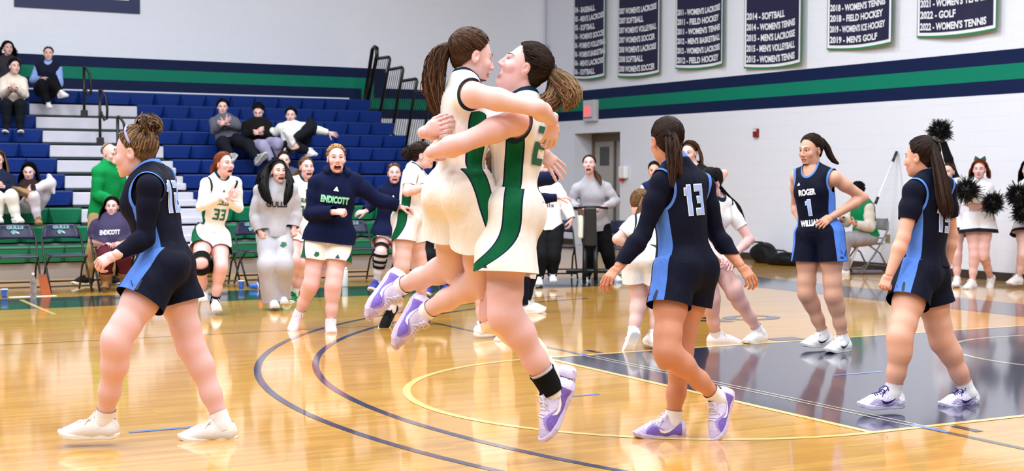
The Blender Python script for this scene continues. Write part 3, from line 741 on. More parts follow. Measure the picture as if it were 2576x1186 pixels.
def body_prims(J):
    sp = J.sp; s = J.s; w = sp.get('w', 1.0)*s; P = []; up = J.up; m = 1.0 if sp.get('male') else 0.0
    mid = lambda t: J.pel+(J.nek-J.pel)*t
    def fr(t):
        r = nrm(J.pr*(1-t)+J.sr*t); f = np.cross(up, r); return np.stack([r, f, up])
    F0, F1, F2 = fr(.0), fr(.4), fr(1.0)
    P += [Ell(mid(.04), F0, np.array((.162-.012*m, .108, .115))*w, .05, 'torso'), Ell(mid(.38), F1, np.array((.124+.018*m, .092, .13))*w, .06, 'torso'),
          Ell(mid(.68)+F2[1]*.004, F2, np.array((.140+.02*m, .102, .165))*w, .06, 'torso'),
          Cap(J.sho['L']*.72+J.sho['R']*.28-up*.012*s, J.sho['R']*.72+J.sho['L']*.28-up*.012*s, .062*w, .062*w, .05, 'torso', side=up, flat=.95)]
    for q, k in ((1, 'R'), (-1, 'L')):
        P.append(Ell(mid(-.02)+F0[0]*q*.068*w-F0[1]*.052*w, F0, np.array((.084, .080, .095))*w, .05, 'torso'))
        if not m and sp.get('bust', 1.0): P.append(Ell(mid(.66)+F2[0]*q*.062*w+F2[1]*.070*w, F2, np.array((.056, .052, .060))*w*sp.get('bust', 1.0), .04, 'torso'))
        P.append(Cap(J.nek+up*.01*s-F2[1]*.01*s, J.sho[k]+up*.002*s, .050*s, .044*s, .04, 'torso'))
        P.append(Ell(J.sho[k]-up*.006*s, F2, np.array((.054, .056, .058))*s, .03, 'torso'))
    if sp.get('belly'): P.append(Ell(mid(.30)+F1[1]*.06*w, F1, np.array((.15, .11, .14))*w*sp['belly'], .06, 'torso'))
    nb = J.nek-up*.02*s+F2[1]*.008*s; nt = hl(J, (0, -.022, -.045))
    P.append(Cap(nb, nt, .056*s, .050*s, .035, 'torso')); P.append(Cap(nb, nt, .056*s, .050*s, .035, 'head'))
    aw = sp.get('armw', 1.0)*s
    for k in 'LR':
        g = 'arm'+k
        if k in J.elb:
            S_, E_, W_ = J.sho[k], J.elb[k], J.wri[k]; a1 = S_*.62+E_*.38
            P += [Cap(S_, a1, .053*aw, .047*aw, .03, g), Cap(a1, E_, .047*aw, .037*aw, .03, g)]
            f1 = E_*.70+W_*.30
            P += [Cap(E_, f1, .038*aw, .0415*aw, .02, g), Cap(f1, W_, .0415*aw, .026*aw, .02, g, )]
        if k in J.kne:
            g = 'leg'+k; Hh, K_, A_ = J.hip[k], J.kne[k], J.ank[k]; lw = sp.get('legw', 1.0)*s
            m1 = Hh*.55+K_*.45; back = -orth(nrm(K_-Hh)*.0+nrm(np.cross(J.pr, nrm(A_-K_)))*-1, A_-K_)
            fwd = orth(J.pf, K_-Hh)
            # the calf bulges on the flexor side
            bend = orth(A_-K_, K_-Hh) if np.linalg.norm(np.cross(nrm(A_-K_), nrm(K_-Hh))) > .12 else -fwd
            cb = orth(-nrm(np.cross(J.pr, nrm(K_-A_))), K_-A_)
            if cb@J.pf > 0 and abs(nrm(K_-A_)@J.up) > .5: cb = -cb
            m2 = Hh*.20+K_*.80; c1_ = K_*.90+A_*.10+cb*.004*s; c2_ = K_*.72+A_*.28+cb*.011*s; c3_ = K_*.38+A_*.62+cb*.005*s
            P += [Cap(Hh, m1, .094*lw, .081*lw, .04, g), Cap(m1, m2, .081*lw, .066*lw, .04, g), Cap(m2, K_, .066*lw, .059*lw, .04, g), Ell(K_+orth(J.pf, A_-K_)*.006*s, np.stack([nrm(A_-K_), J.pr, J.pf]), np.array((.050, .046, .050))*s, .04, g),
                  Cap(K_, c1_, .059*lw, .0575*lw, .04, g), Cap(c1_, c2_, .0575*lw, .0575*lw, .04, g), Cap(c2_, c3_, .0575*lw, .0455*lw, .04, g), Cap(c3_, A_, .0455*lw, .036*lw, .04, g), Cap(A_, A_-nrm(K_-A_)*.03*s, .036*lw, .036*lw, .02, g)]
    return P
SKT = {'fair': (223, 182, 174), 'pink': (223, 178, 174), 'tan': (202, 140, 112), 'olive': (209, 157, 133), 'med': (216, 163, 142)}
def skin_cols(J, V, tone, brow=(70, 48, 36), lip=(176, 88, 84), mouth='closed', shut=False):
    c0 = np.array(srgb(*SKT[tone])[:3]); C = np.tile(c0, (len(V), 1))
    def blend(w, col): 
        nonlocal C
        C = C*(1-w[:, None])+np.array(col)[None]*w[:, None]
    red = c0*np.array((.98, .78, .77))
    def spot(P, r, a): blend(a*np.exp(-((V-P)**2).sum(1)/(r*r)), red)
    for k in 'LR':
        if k in J.elb: spot(J.elb[k], .05, .35); spot(J.wri[k]+nrm(J.wri[k]-J.elb[k])*.12, .06, .5)
        if k in J.kne: spot(J.kne[k], .07, .30)
    Lc = ((V-J.head)@J.HR.T)/J.hs; x, y, z = Lc.T; face = (y > .035) & (np.abs(z) < .14) & (np.abs(x) < .09)
    f = face.astype(float)
    for q in (-1, 1):
        blend(f*.40*np.exp(-(((x-q*.04)/.026)**2+((z+.03)/.022)**2)), red)
        blend(.35*np.exp(-(((x-q*.08)/.012)**2+((z+.008)/.035)**2+((y+.004)/.03)**2)), red)
        bz = .024+.004*np.clip(1-((np.abs(x)-.028)/.022)**2, -1, 1)
        w = f*np.clip(1.6-np.abs(z-bz)/.0042, 0, 1)*((x*q > .012) & (x*q < .050))*.45; blend(w, srgb(*brow)[:3])
        w = f*np.clip(1.5-np.sqrt(((x-q*.031)/.0175)**2+((z-.003)/.0085)**2), 0, 1)*(.35 if shut else .6); blend(w, np.array(srgb(104, 66, 56)[:3]))
    blend(f*.35*np.exp(-((x/.016)**2+((z+.034)/.016)**2))*(y > .09), red)
    jd = {'open': -.012, 'wide': -.017}.get(mouth, 0.0)
    wl = .036 if mouth != 'closed' else .025; oh = {'open': .021, 'wide': .026, 'smile': .0150, 'closed': .0135}[mouth]
    w = f*np.clip((1.12-np.sqrt((x/wl)**2+((z+.067-jd)/oh)**2))*5, 0, 1)*(y > .075); blend(w*.75, srgb(*lip)[:3])
    if mouth in ('open', 'wide'):
        ins = f*np.clip((1.0-np.sqrt((x/.031)**2+((z+.066-jd)/(oh*.92))**2))*8, 0, 1)*(y > .05); blend(ins, srgb(74, 18, 22)[:3])
        ton = f*np.clip((1.0-np.sqrt((x/.018)**2+((z+.076-jd)/.008)**2))*5, 0, 1)*(y > .05)*.8; blend(ton, srgb(176, 84, 84)[:3])
    if mouth == 'smile':
        ins = f*np.clip((1.0-np.sqrt((x/.030)**2+((z+.067)/.0066)**2))*8, 0, 1)*(y > .05); blend(ins, srgb(236, 226, 218)[:3])
    if mouth == 'closed':
        blend(f*np.clip(1.5-np.abs(z+.067)/.0022, 0, 1)*(np.abs(x) < .022)*(y > .075)*.7, srgb(96, 40, 40)[:3])
    return C
# ------------------------------------------------------------------ clothes, shoes, hair
def ecut(c, R, rad):
    E_ = Ell(c, R, rad); return lambda P: -E_.ev(P[:, 0], P[:, 1], P[:, 2], 0.0)
def pcut(p, n): n = nrm(n); return lambda P: (P-p)@n
def wrinkle(amp, seed, dirs=None, freq=28.0):
    rg = np.random.RandomState(seed); K = []
    for i in range(5):
        d = nrm(rg.normal(size=3)*np.array((1, 1, 1.6))); K.append((d*freq*rg.uniform(.6, 1.5), rg.uniform(0, 6.28)))
    def w(X, Y, Z):
        r = 0
        for kv, ph in K: r = r+np.sin(kv[0]*X+kv[1]*Y+kv[2]*Z+ph+1.2*np.sin(.5*(kv[2]*X-kv[0]*Z)))
        return r*amp/3.0
    return w
def top_garment(J, person, name, material, h, grow=.012, sleeve='none', hem=-.02, neck=.068, vneck=0.0, loose=0.0, seed=1, amp=.003, armgrow=None, cuffs=0.0, armhole=1.0, parts=None, soff=-.01):
    s = J.s; up = J.up; sp = J.sp; P = []; ag = armgrow if armgrow is not None else grow
    mid = lambda t: J.pel+(J.nek-J.pel)*t
    for p in body_prims(J):
        if p.g == 'torso' and not (isinstance(p, Cap) and abs(p.ra-.056*s) < 1e-6): P.append(p)
        elif p.g.startswith('arm') and sleeve != 'none': P.append(p)
    if loose: 
        w = sp.get('w', 1.0)*s
        r = nrm(J.pr+J.sr); P.append(Cap(mid(.78), mid(min(hem, 0)-.04), (.118+loose*.5)*w, (.122+loose)*w, .05, 'torso', side=r, flat=.74)); P[-1].noex = True
    if hem < -.1:
        for k in 'LR':
            if k in J.kne: P.append(Cap(J.hip[k], J.hip[k]*.6+J.kne[k]*.4, (.098+loose*.5)*s, (.10+loose)*s, .05, 'torso'))
    gf = lambda p: (ag if p.g.startswith('arm') else grow)
    V, F, N = sdf_mesh(P, h, gf, .02, warp=wrinkle(amp, seed))
    if len(V) == 0: return None
    F2 = np.stack([J.sr, np.cross(up, J.sr), up])
    nc = J.nek+up*.035*s+F2[1]*(.012+vneck*.5)*s; R_n = np.array((neck, neck*1.05+vneck*.3, .075+vneck))*s
    c_neck = ecut(nc, F2, R_n)
    c_hem = pcut(mid(hem), -up)
    cuts = [c_hem, c_neck]; c_arm = None
    if sleeve == 'none':
        ca = []
        for q, k in ((1, 'R'), (-1, 'L')):
            out = J.sr*q; d = nrm(J.elb[k]-J.sho[k]) if k in J.elb else -up
            rise = max(0, d@up)
            ca.append(ecut(J.sho[k]+out*(.040)*s-up*(.030-.05*rise)*s, F2, np.array((.078, .115, .112))*s*armhole))
        c_arm = lambda Pt: np.maximum(ca[0](Pt), ca[1](Pt)); cuts.append(c_arm)
    else:
        t = {'short': .62, 'half': .85}.get(sleeve, None)
        for k in 'LR':
            if k in J.elb:
                if t: p0, n0, S0 = J.sho[k]*(1-t)+J.elb[k]*t, J.elb[k]-J.sho[k], J.elb[k]
                else: p0, n0, S0 = J.wri[k]-nrm(J.wri[k]-J.elb[k])*(.012+cuffs)*s, J.wri[k]-J.elb[k], J.wri[k]
                pc = pcut(p0, n0); rr = (.34 if t else .12)*s
                B = J.elb[k] if t else J.wri[k]
                def cc(Pt, pc=pc, k=k, t=t, p0=p0):
                    # only the points belonging to this arm beyond the cuff
                    a, b = (p0, J.elb[k]) if t else (p0, J.wri[k])
                    ab = b-a; tt = np.clip(((Pt-a)@ab)/(ab@ab), 0, 1); dd = np.linalg.norm(Pt-(a+tt[:, None]*ab), axis=1)
                    if t:
                        ab2 = J.wri[k]-b; t2 = np.clip(((Pt-b)@ab2)/(ab2@ab2), 0, 1); dd = np.minimum(dd, np.linalg.norm(Pt-(b+t2[:, None]*ab2), axis=1))
                    return np.minimum(pc(Pt), (.085*s+ag)-dd)
                cuts.append(cc)
    for c in cuts: V, F, N = cut(V, F, N, c)
    V = smooth_rim(V, F)
    # pattern coordinates
    rel = V-J.pel; lat = rel@nrm(J.pr+J.sr); tt = (rel@up)/np.linalg.norm(J.nek-J.pel)
    rm = J.pr[None]*(1-np.clip(tt, 0, 1))[:, None]+J.sr[None]*np.clip(tt, 0, 1)[:, None]; rm /= np.linalg.norm(rm, axis=1, keepdims=True)
    fm = np.cross(np.tile(up, (len(V), 1)), rm); fw = (rel*fm).sum(1); la = (rel*rm).sum(1)
    at_ = dict(neck=-c_neck(V), hem=-c_hem(V), fwd=fw, lat=la, side=np.abs(fw-soff)+np.maximum(0, tt-.72)*3, tt=tt)
    at_['arm'] = -c_arm(V) if c_arm is not None else np.ones(len(V))
    o = np_obj(name, V, F, material, person, N, at_)
    J.cover.append(('top', hem, sleeve)); J.surf[name] = (V, F); return o
def leg_dist(J, k, P, frac):
    a, b = J.hip[k], J.hip[k]*(1-frac)+J.kne[k]*frac; ab = b-a; t = np.clip(((P-a)@ab)/(ab@ab), 0, 1)
    return np.linalg.norm(P-(a+t[:, None]*ab), axis=1)
def shorts(J, person, material, h, frac=.50, grow=.012, flare=.035, waist=.19, seed=3, amp=.004, name='shorts', swoop=0.0, tilt=0.0, soff=0.0, sexp=2.0):
    s = J.s; up = J.up; P = []; sp = J.sp; w = sp.get('w', 1.0)*s; lw = sp.get('legw', 1.0)*s; mid = lambda t: J.pel+(J.nek-J.pel)*t
    n = 0
    for p in body_prims(J):
        if p.g == 'torso' and isinstance(p, Ell) and n < 2: P.append(p); n += 1
        elif p.g == 'torso' and isinstance(p, Ell) and abs(p.rad[2]-.095*w) < 1e-6: P.append(p)
    ks = [k for k in 'LR' if k in J.kne]; base = P; P = []
    import copy as _cp
    for k in ks:
        q = 1 if k == 'R' else -1; e = J.hip[k]*(1-frac-.1)+J.kne[k]*(frac+.1)
        for b_ in base: b2 = _cp.copy(b_); b2.g = 'sh'+k; P.append(b2)
        P.append(Cap(J.hip[k]+up*.01*s+J.pr*q*.006*s, e+J.pr*q*.012*s, .096*lw, (.078+flare)*lw, .045, 'sh'+k))
    V, F, N = sdf_mesh(P, h, grow, .010, warp=wrinkle(amp, seed, freq=24))
    pw = pcut(mid(waist), up); wr_ = .20*w
    def cw(Pt): rl = Pt-J.pel; return np.minimum(pw(Pt), wr_-np.linalg.norm(rl-(rl@up)[:, None]*up, axis=1))
    hp = {k: (J.hip[k]*(1-frac)+J.kne[k]*frac, nrm(J.kne[k]-J.hip[k])) for k in ks}
    def c_hem(Pt):
        d = {k: leg_dist(J, k, Pt, 1.0) for k in ks}; r = np.full(len(Pt), -1.0); ph = {}
        for k in ks:
            out = J.pr*(1 if k == 'R' else -1); nn = nrm(hp[k][1]+out*tilt)
            ph[k] = (Pt-hp[k][0])@nn
        if len(ks) == 2: return np.where(d[ks[0]] < d[ks[1]], ph[ks[0]], ph[ks[1]])
        return ph[ks[0]]
    V, F, N = cut(V, F, N, cw); V, F, N = cut(V, F, N, c_hem); V = smooth_rim(V, F, 6)
    d = {k: leg_dist(J, k, V, 1.0) for k in ks}
    side = np.full(len(V), 1.0); fwd = np.zeros(len(V)); outw = np.zeros(len(V)); tl = np.zeros(len(V))
    for k in ks:
        sel = (d[k] <= d[ks[0]]) & (d[k] <= d[ks[-1]]); out = J.pr*(1 if k == 'R' else -1); ax = hp[k][1]
        f = orth(J.pf, ax); o = orth(out, ax); rel = V-J.hip[k]; t = (rel@ax)/(np.linalg.norm(J.kne[k]-J.hip[k])*frac)
        fo = rel@f; ou = rel@o; fc = fo-soff-swoop*np.clip(t, 0, 1.2)**sexp
        side = np.where(sel, np.where(ou > -.02, fc, .5), side); fwd = np.where(sel, fo, fwd); outw = np.where(sel, ou, outw); tl = np.where(sel, t, tl)
    at_ = dict(side=side, aside=np.abs(side), fwd=fwd, outw=outw, tl=tl, hem=-c_hem(V), waist=-cw(V))
    o = np_obj(name, V, F, material, person, N, at_); J.surf[name] = (V, F); return o
def pants(J, person, material, h, grow=.022, flare=.0, waist=.17, seed=5, amp=.006, name='pants', end=.97):
    s = J.s; up = J.up; P = []; mid = lambda t: J.pel+(J.nek-J.pel)*t; n = 0; w = J.sp.get('w', 1.0)*s
    ks = [k for k in 'LR' if k in J.kne]
    for p in body_prims(J):
        if p.g == 'torso' and isinstance(p, Ell) and n < 2: P.append(p); n += 1
        elif p.g == 'torso' and isinstance(p, Ell) and abs(p.rad[2]-.095*w) < 1e-6: P.append(p)
        elif p.g.startswith('leg'): P.append(p)
    if flare:
        for k in ks: P.append(Cap(J.kne[k], J.ank[k], .056*s+flare*.6, .040*s+flare, .04, 'leg'+k))
    V, F, N = sdf_mesh(P, h, grow, warp=wrinkle(amp, seed, freq=20))
    pw = pcut(mid(waist), up)
    V, F, N = cut(V, F, N, lambda Pt: np.minimum(pw(Pt), .22*w-np.linalg.norm((Pt-J.pel)-((Pt-J.pel)@up)[:, None]*up, axis=1)))
    for k in ks:
        A_ = J.kne[k]*(1-end)+J.ank[k]*end; ax = nrm(J.ank[k]-J.kne[k]); pc = pcut(A_, ax)
        V, F, N = cut(V, F, N, lambda Pt: np.minimum(pc(Pt), .16*s-np.linalg.norm(Pt-A_, axis=1)))
    o = np_obj(name, V, F, material, person, N, dict(tt=np.zeros(len(V)))); J.cover.append(('pants', end, None)); J.surf[name] = (V, F); return o
def limb_sleeve(J, person, name, material, k, kind, t0, t1, grow, h):
    """tube of cloth on part of a limb: kind 'leg' (knee->ankle), 'thigh', 'fore', 'arm' (shoulder->wrist)"""
    P = [p for p in body_prims(J) if p.g == ('leg' if kind in ('leg', 'thigh', 'wholeleg') else 'arm')+k]
    a, b = {'leg': (J.kne.get(k), J.ank.get(k)), 'thigh': (J.hip[k], J.kne.get(k)), 'fore': (J.elb.get(k), J.wri.get(k)), 'upper': (J.sho[k], J.elb.get(k))}[kind]
    p0, p1 = a*(1-t0)+b*t0, a*(1-t1)+b*t1; ax = nrm(b-a); pad = .13*J.s
    V, F, N = sdf_mesh(P, h, grow, box=(np.minimum(p0, p1)-pad, np.maximum(p0, p1)+pad))
    V, F, N = cut(V, F, N, pcut(p1, ax)); V, F, N = cut(V, F, N, pcut(p0, -ax))
    # drop pieces of the limb outside the stretch
    d = np.abs((V-p0)@ax); ok = np.linalg.norm(V-(p0+((V-p0)@ax)[:, None]*ax), axis=1) < .14*J.s
    F = F[ok[F].all(1)]
    if len(F) == 0: return None
    return np_obj(name, V, F, material, person, N, dict(tl=(V-p0)@ax))
def drape_text(J, person, surf, name, txt, material, centre, right, upv, w, h, lift=.004, bold=.03, outline=None, poly=None, norm1=False):
    """lettering projected onto a garment"""
    V, F = J.surf[surf]; bvh = BVHTree.FromPolygons([tuple(v) for v in V], [tuple(f) for f in F])
    objs = []
    for lay, (m, grow_) in enumerate(((outline, 1.0), (material, 0.0)) if outline is not None else ((material, 0.0),)):
        if poly is None: TV, TF = text_mesh(txt, bold+(.045 if grow_ else 0))
        else: TV, TF = np.array([(a, b, 0) for a, b in poly[0]], float), poly[1]
        bm = bmesh.new(); vs = [bm.verts.new(p) for p in TV]
        for f in TF:
            try: bm.faces.new([vs[i] for i in f])
            except ValueError: pass
        T0, _ = (text_mesh(txt, bold) if poly is None else (TV, TF)); mx, my = (1.0, 1.0) if norm1 else (T0[:, 0].max(), T0[:, 1].max())
        nx = max(2, int(w/.022)); ny = max(2, int(h/.03))
        for i in range(1, nx): bmesh.ops.bisect_plane(bm, geom=bm.verts[:]+bm.edges[:]+bm.faces[:], plane_co=(mx*i/nx, 0, 0), plane_no=(1, 0, 0))
        for i in range(1, ny): bmesh.ops.bisect_plane(bm, geom=bm.verts[:]+bm.edges[:]+bm.faces[:], plane_co=(0, my*i/ny, 0), plane_no=(0, 1, 0))
        bmesh.ops.delete(bm, geom=[v for v in bm.verts if not v.link_faces], context='VERTS')
        bm.verts.ensure_lookup_table(); bm.verts.index_update()
        r = nrm(right); u = orth(upv, r); n = np.cross(r, u); out = []; off = .045 if grow_ and poly is None else 0
        for v in bm.verts:
            p = centre+r*((v.co.x-off*.5)/mx-.5)*w+u*((v.co.y-off*.5)/my-.5)*h
            hit = bvh.ray_cast(Vector(p+n*.25), Vector(-n), .6)
            q = np.array(hit[0]) if hit[0] is not None else np.array(bvh.find_nearest(Vector(p))[0])
            out.append(q+n*(lift+(0 if grow_ else .0018)*(outline is not None)))
        Fs = [tuple(v.index for v in f.verts) for f in bm.faces]; bm.free()
        mb = MB().add(out, Fs); objs.append(mb.build(name+('_outline' if grow_ else ''), m, person))
    return objs[-1]
DIG = {'1': [(.36, 0, .70, 1), (.10, .70, .36, .90)], '2': [(0, .82, 1, 1), (.68, .5, 1, .82), (0, .41, 1, .59), (0, .18, .32, .41), (0, 0, 1, .18)], '3': [(0, .82, 1, 1), (.68, .59, 1, .82), (.22, .41, 1, .59), (.68, .18, 1, .41), (0, 0, 1, .18)], '5': [(0, .82, 1, 1), (0, .59, .32, .82), (0, .41, 1, .59), (.68, .18, 1, .41), (0, 0, 1, .18)]}
def drape_number(J, person, surf, txt, fill, edge, centre, right, upv, w, h):
    n = len(txt); cw_ = 1.0/(n+.18*(n-1))
    for m, g, lf, nm in ((edge, .040, .004, 'number_outline'), (fill, 0.0, .0065, 'jersey_number')):
        if m is None: continue
        pts, fs = [(0, 0), (1, 1)], []
        for i, ch in enumerate(txt):
            x0 = i*1.18*cw_
            for a, b, c, d in DIG[ch]:
                k = len(pts); gx, gy = g*1.0*cw_*2, g; pts += [(x0+a*cw_-gx, b-gy), (x0+c*cw_+gx, b-gy), (x0+c*cw_+gx, d+gy), (x0+a*cw_-gx, d+gy)]; fs.append((k, k+1, k+2, k+3))
        drape_text(J, person, surf, nm, '', m, centre, right, upv, w, h, lift=lf, poly=(pts, fs), norm1=True)
# --- shoes (built once per side, shared)
SHOE = {}
def shoe_meshes():
    R = np.eye(3); P = [Cap((0, -.038, .055), (0, -.034, .098), .041, .036, .03, 's'), Cap((0, -.035, .045), (0, .10, .040), .044, .046, .03, 's'), Cap((0, .02, .07), (0, .12, .045), .034, .034, .03, 's'),
                        Ell((.0, .155, .030), R, (.044, .056, .036), .03, 's'), Ell((0, -.045, .04), R, (.040, .036, .046), .02, 's'), Cap((0, .03, .098), (0, .012, .122), .026, .024, .02, 's')]
    V, F, N = sdf_mesh(P, .0055); V, F, N = cut(V, F, N, pcut(np.array((0, 0, .016)), (0, 0, -1.0)))
    V, F, N = cut(V, F, N, pcut(np.array((0, -.03, .112)), (0, -.35, 1.0)))
    SHOE['upper'] = (V, F, N)
    ol = [(-.030, -.078), (-.041, -.05), (-.040, -.01), (-.036, .04), (-.044, .09), (-.050, .135), (-.046, .175), (-.030, .204), (0, .214), (.030, .204), (.046, .175), (.048, .13), (.043, .09), (.038, .04), (.041, -.01), (.041, -.05), (.030, -.078), (0, -.088)]
    n = len(ol); V = []; F = []
    def zz(y, z): return z+max(0, y-.13)**2*3.2+max(0, -y-.05)**2*2.0
    for z, k in ((0.0, .93), (.006, 1.0), (.022, 1.03), (.030, .98)):
        for x, y in ol: V.append((x*k, .06+(y-.06)*k, zz(y, z)))
    for l in range(3):
        for j in range(n): F.append((l*n+j, l*n+(j+1) % n, (l+1)*n+(j+1) % n, (l+1)*n+j))
    F += [tuple(range(n-1, -1, -1)), tuple(range(3*n, 4*n))]
    SHOE['sole'] = (V, F)
    bv = BVHTree.FromPolygons([tuple(v) for v in SHOE['upper'][0]], [tuple(f) for f in SHOE['upper'][1]])
    mb = MB()
    def topz(x, y, up=.003):
        hit = bv.ray_cast(Vector((x, y, .3)), Vector((0, 0, -1)), .5); return (x, y, hit[0].z+up) if hit[0] else (x, y, .06)
    for i in range(6):
        y = .035+i*.016; mb.tube([topz(x, y+.003*math.sin(i*2+x*40)) for x in np.linspace(-.026, .026, 7)], .0032, 5)
    for q in (-1, 1):
        mb.tube([(q*.004, .03, .118), (q*.025, .035, .132), (q*.040, .055, .112), (q*.028, .062, .098), (q*.006, .034, .117)], .0026, 5)
        mb.tube([(q*.004, .032, .118), (q*.020, .06, .108), (q*.038, .078, .078)], .0026, 5)
    SHOE['laces'] = (mb.v, mb.f)
    # curved side mark
    SHOE['mark'] = []
    for q in (-1, 1):
        top = [(.10-.03*0, 0)]; pts = []
        a = [(.078, .040), (.055, .034), (.030, .040), (.005, .056), (-.030, .082)]; b = [(.092, .062), (.066, .050), (.040, .050), (.010, .060), (-.030, .082)]
        V = []
        for L_ in (a, b):
            for y, z in L_:
                hit = bv.ray_cast(Vector((q*.2, y, z)), Vector((-q, 0, 0)), .4); V.append((hit[0].x+q*.0025, y, z) if hit[0] else (q*.045, y, z))
        F = [(i, i+1, 6+i, 5+i) for i in range(4)]; SHOE['mark'].append((V, F))
shoe_meshes()
_shoe_data = {}
def shoe(J, person, k, style, flatfoot=True):
    A_, K_ = J.ank[k], J.kne[k]; sp = J.sp; t = sp.get('t'+k); s = J.s*sp.get('footk', 1.0)
    if t is None: d = J.pf*1.0
    else:
        x, y, dz = t; d = at(x, y, depth_of(A_)+dz)-A_
    if flatfoot and sp.get('f'+k, True): d = np.array((d[0], d[1], 0.0)); up = np.array((0, 0, 1.0))
    else: up = None
    d = nrm(d)
    if up is None:
        up = orth(K_-A_, d); 
        d0 = d; a = math.atan2(.085, .20); d = nrm(d0*math.cos(a)+up*math.sin(a)); up = orth(up, d)   # px gives ankle->toe tip; the sole line is tilted from it
    ro = math.radians(sp.get('roll'+k, 0)); rr_ = np.cross(d, up); up = nrm(up*math.cos(ro)+rr_*math.sin(ro))
    r = np.cross(d, up)
    if not _shoe_data.get('ready'):
        _shoe_data['ready'] = True
    Mx = Matrix(((r[0], d[0], up[0], 0), (r[1], d[1], up[1], 0), (r[2], d[2], up[2], 0), (0, 0, 0, 1)))
    org = A_-up*.085*s+d*.012*s
    e = bpy.data.objects.new('shoe', _shoe_mesh('upper', style)); COL.objects.link(e); e.parent = person
    e.matrix_local = Matrix.Translation(Vector(org-base_of(person))) @ Mx @ Matrix.Scale(s, 4)
    for nm in ('sole', 'laces'):
        o = bpy.data.objects.new(nm, _shoe_mesh(nm, style)); COL.objects.link(o); o.parent = e
    if STY[style].get('mark'):
        for i in (0, 1): o = bpy.data.objects.new('side_mark', _shoe_mesh('mark%d' % i, style)); COL.objects.link(o); o.parent = e
    return e
STY = {}
def _shoe_mesh(part, style):
    key = (part, style)
    if key in _shoe_data: return _shoe_data[key]
    st = STY[style]; me = bpy.data.meshes.new('shoe_'+part)
    V, F = (SHOE['mark'][int(part[-1])] if part.startswith('mark') else SHOE[part][:2])
    me.from_pydata([tuple(map(float, v)) for v in V], [], [tuple(map(int, f)) for f in F])
    if part in ('upper', 'sole', 'laces'): me.polygons.foreach_set('use_smooth', [part != 'sole']*len(me.polygons))
    if part == 'upper':
        P = np.array([v for v in V]); a = me.attributes.new('hz', 'FLOAT', 'POINT'); a.data.foreach_set('value', (P[:, 2]-.05+.10*np.maximum(0, P[:, 1]-.06)+.02*np.sin(P[:, 1]*40)).astype(np.float32))
        a = me.attributes.new('ln', 'FLOAT', 'POINT'); a.data.foreach_set('value', P[:, 1].astype(np.float32))
    me.materials.append(st['mark'] if part.startswith('mark') else st[part]); me.update()
    _shoe_data[key] = me; return me
def _plain(c, r=.5): return cloth_mat('shoe_%d_%d_%d' % c, c, rough=r, bump=.1, bscale=(60, 60, 60))
def purple_upper():
    return cloth_mat('purple_shoe_upper', (212, 203, 234), [('hz', -.06, .008, (126, 104, 194)), ('hz', .008, .018, (164, 144, 214)), ('ln', -.2, -.045, (214, 206, 236)), ('ln', .16, .3, (196, 184, 228))], rough=.45, bump=.2, bscale=(30, 60, 60))
STY['white'] = dict(upper=_plain((238, 236, 240)), sole=_plain((232, 230, 234)), laces=_plain((244, 243, 246)))
STY['cream'] = dict(upper=_plain((226, 222, 220)), sole=_plain((236, 234, 232)), laces=_plain((240, 238, 236)))
STY['whiteblk'] = dict(upper=_plain((238, 238, 240)), sole=_plain((226, 226, 228)), laces=_plain((244, 243, 246)), mark=_plain((25, 25, 28)))
STY['purple'] = dict(upper=purple_upper(), sole=_plain((204, 190, 222)), laces=_plain((230, 226, 244)), mark=_plain((240, 236, 248)))
STY['lilac'] = dict(upper=cloth_mat('lilac_print_upper', (222, 214, 236), [('hz', -.02, .003, (186, 174, 214)), ('ln', -.2, -.03, (240, 238, 246))], rough=.5, bump=.4, bscale=(50, 90, 90)), sole=_plain((212, 208, 238)), laces=_plain((62, 40, 120)), mark=_plain((54, 36, 112)))
STY['pink'] = dict(upper=_plain((240, 208, 214)), sole=_plain((238, 200, 208)), laces=_plain((244, 220, 224)))
STY['green'] = dict(upper=_plain((22, 122, 74)), sole=_plain((232, 232, 230)), laces=_plain((20, 100, 60)), mark=_plain((240, 240, 240)))
STY['black'] = dict(upper=_plain((24, 24, 28)), sole=_plain((232, 232, 232)), laces=_plain((30, 30, 34)))
STY['blue'] = dict(upper=_plain((66, 70, 160)), sole=_plain((220, 220, 226)), laces=_plain((70, 80, 160)))
STY['tan'] = dict(upper=_plain((150, 116, 78)), sole=_plain((110, 92, 70)), laces=_plain((120, 90, 60)))
STY['grey'] = dict(upper=_plain((150, 150, 158)), sole=_plain((196, 194, 190)), laces=_plain((220, 220, 224)))
STY['boot'] = dict(upper=_plain((140, 98, 62)), sole=_plain((70, 60, 52)), laces=_plain((150, 120, 80)))
# --- hair
def tubes(paths, rads, n=3):
    """paths (S,M,3) -> one triangle-tube mesh"""
    P = np.asarray(paths, float); S_, M_, _ = P.shape; T = np.gradient(P, axis=1); T /= (np.linalg.norm(T, axis=2, keepdims=True)+1e-9)
    ref = np.array([.31, .52, .79]); A = np.cross(T, ref); A /= (np.linalg.norm(A, axis=2, keepdims=True)+1e-9); B = np.cross(T, A)
    r = np.asarray(rads, float); r = np.broadcast_to(r, (S_, M_))
    an = 2*np.pi*np.arange(n)/n
    V = P[:, :, None, :]+r[:, :, None, None]*(np.cos(an)[None, None, :, None]*A[:, :, None, :]+np.sin(an)[None, None, :, None]*B[:, :, None, :])
    N = (V-P[:, :, None, :])/(r[:, :, None, None]+1e-9)
    idx = np.arange(S_*M_*n).reshape(S_, M_, n); a = idx[:, :-1, :]; b = np.roll(a, -1, 2); c = idx[:, 1:, :]; d = np.roll(c, -1, 2)
    F = np.stack([a, b, d, c], -1).reshape(-1, 4)
    return V.reshape(-1, 3), F, N.reshape(-1, 3)
HC, HRAD = np.array((0, -.014, .036)), np.array((.0795, .0985, .0895))
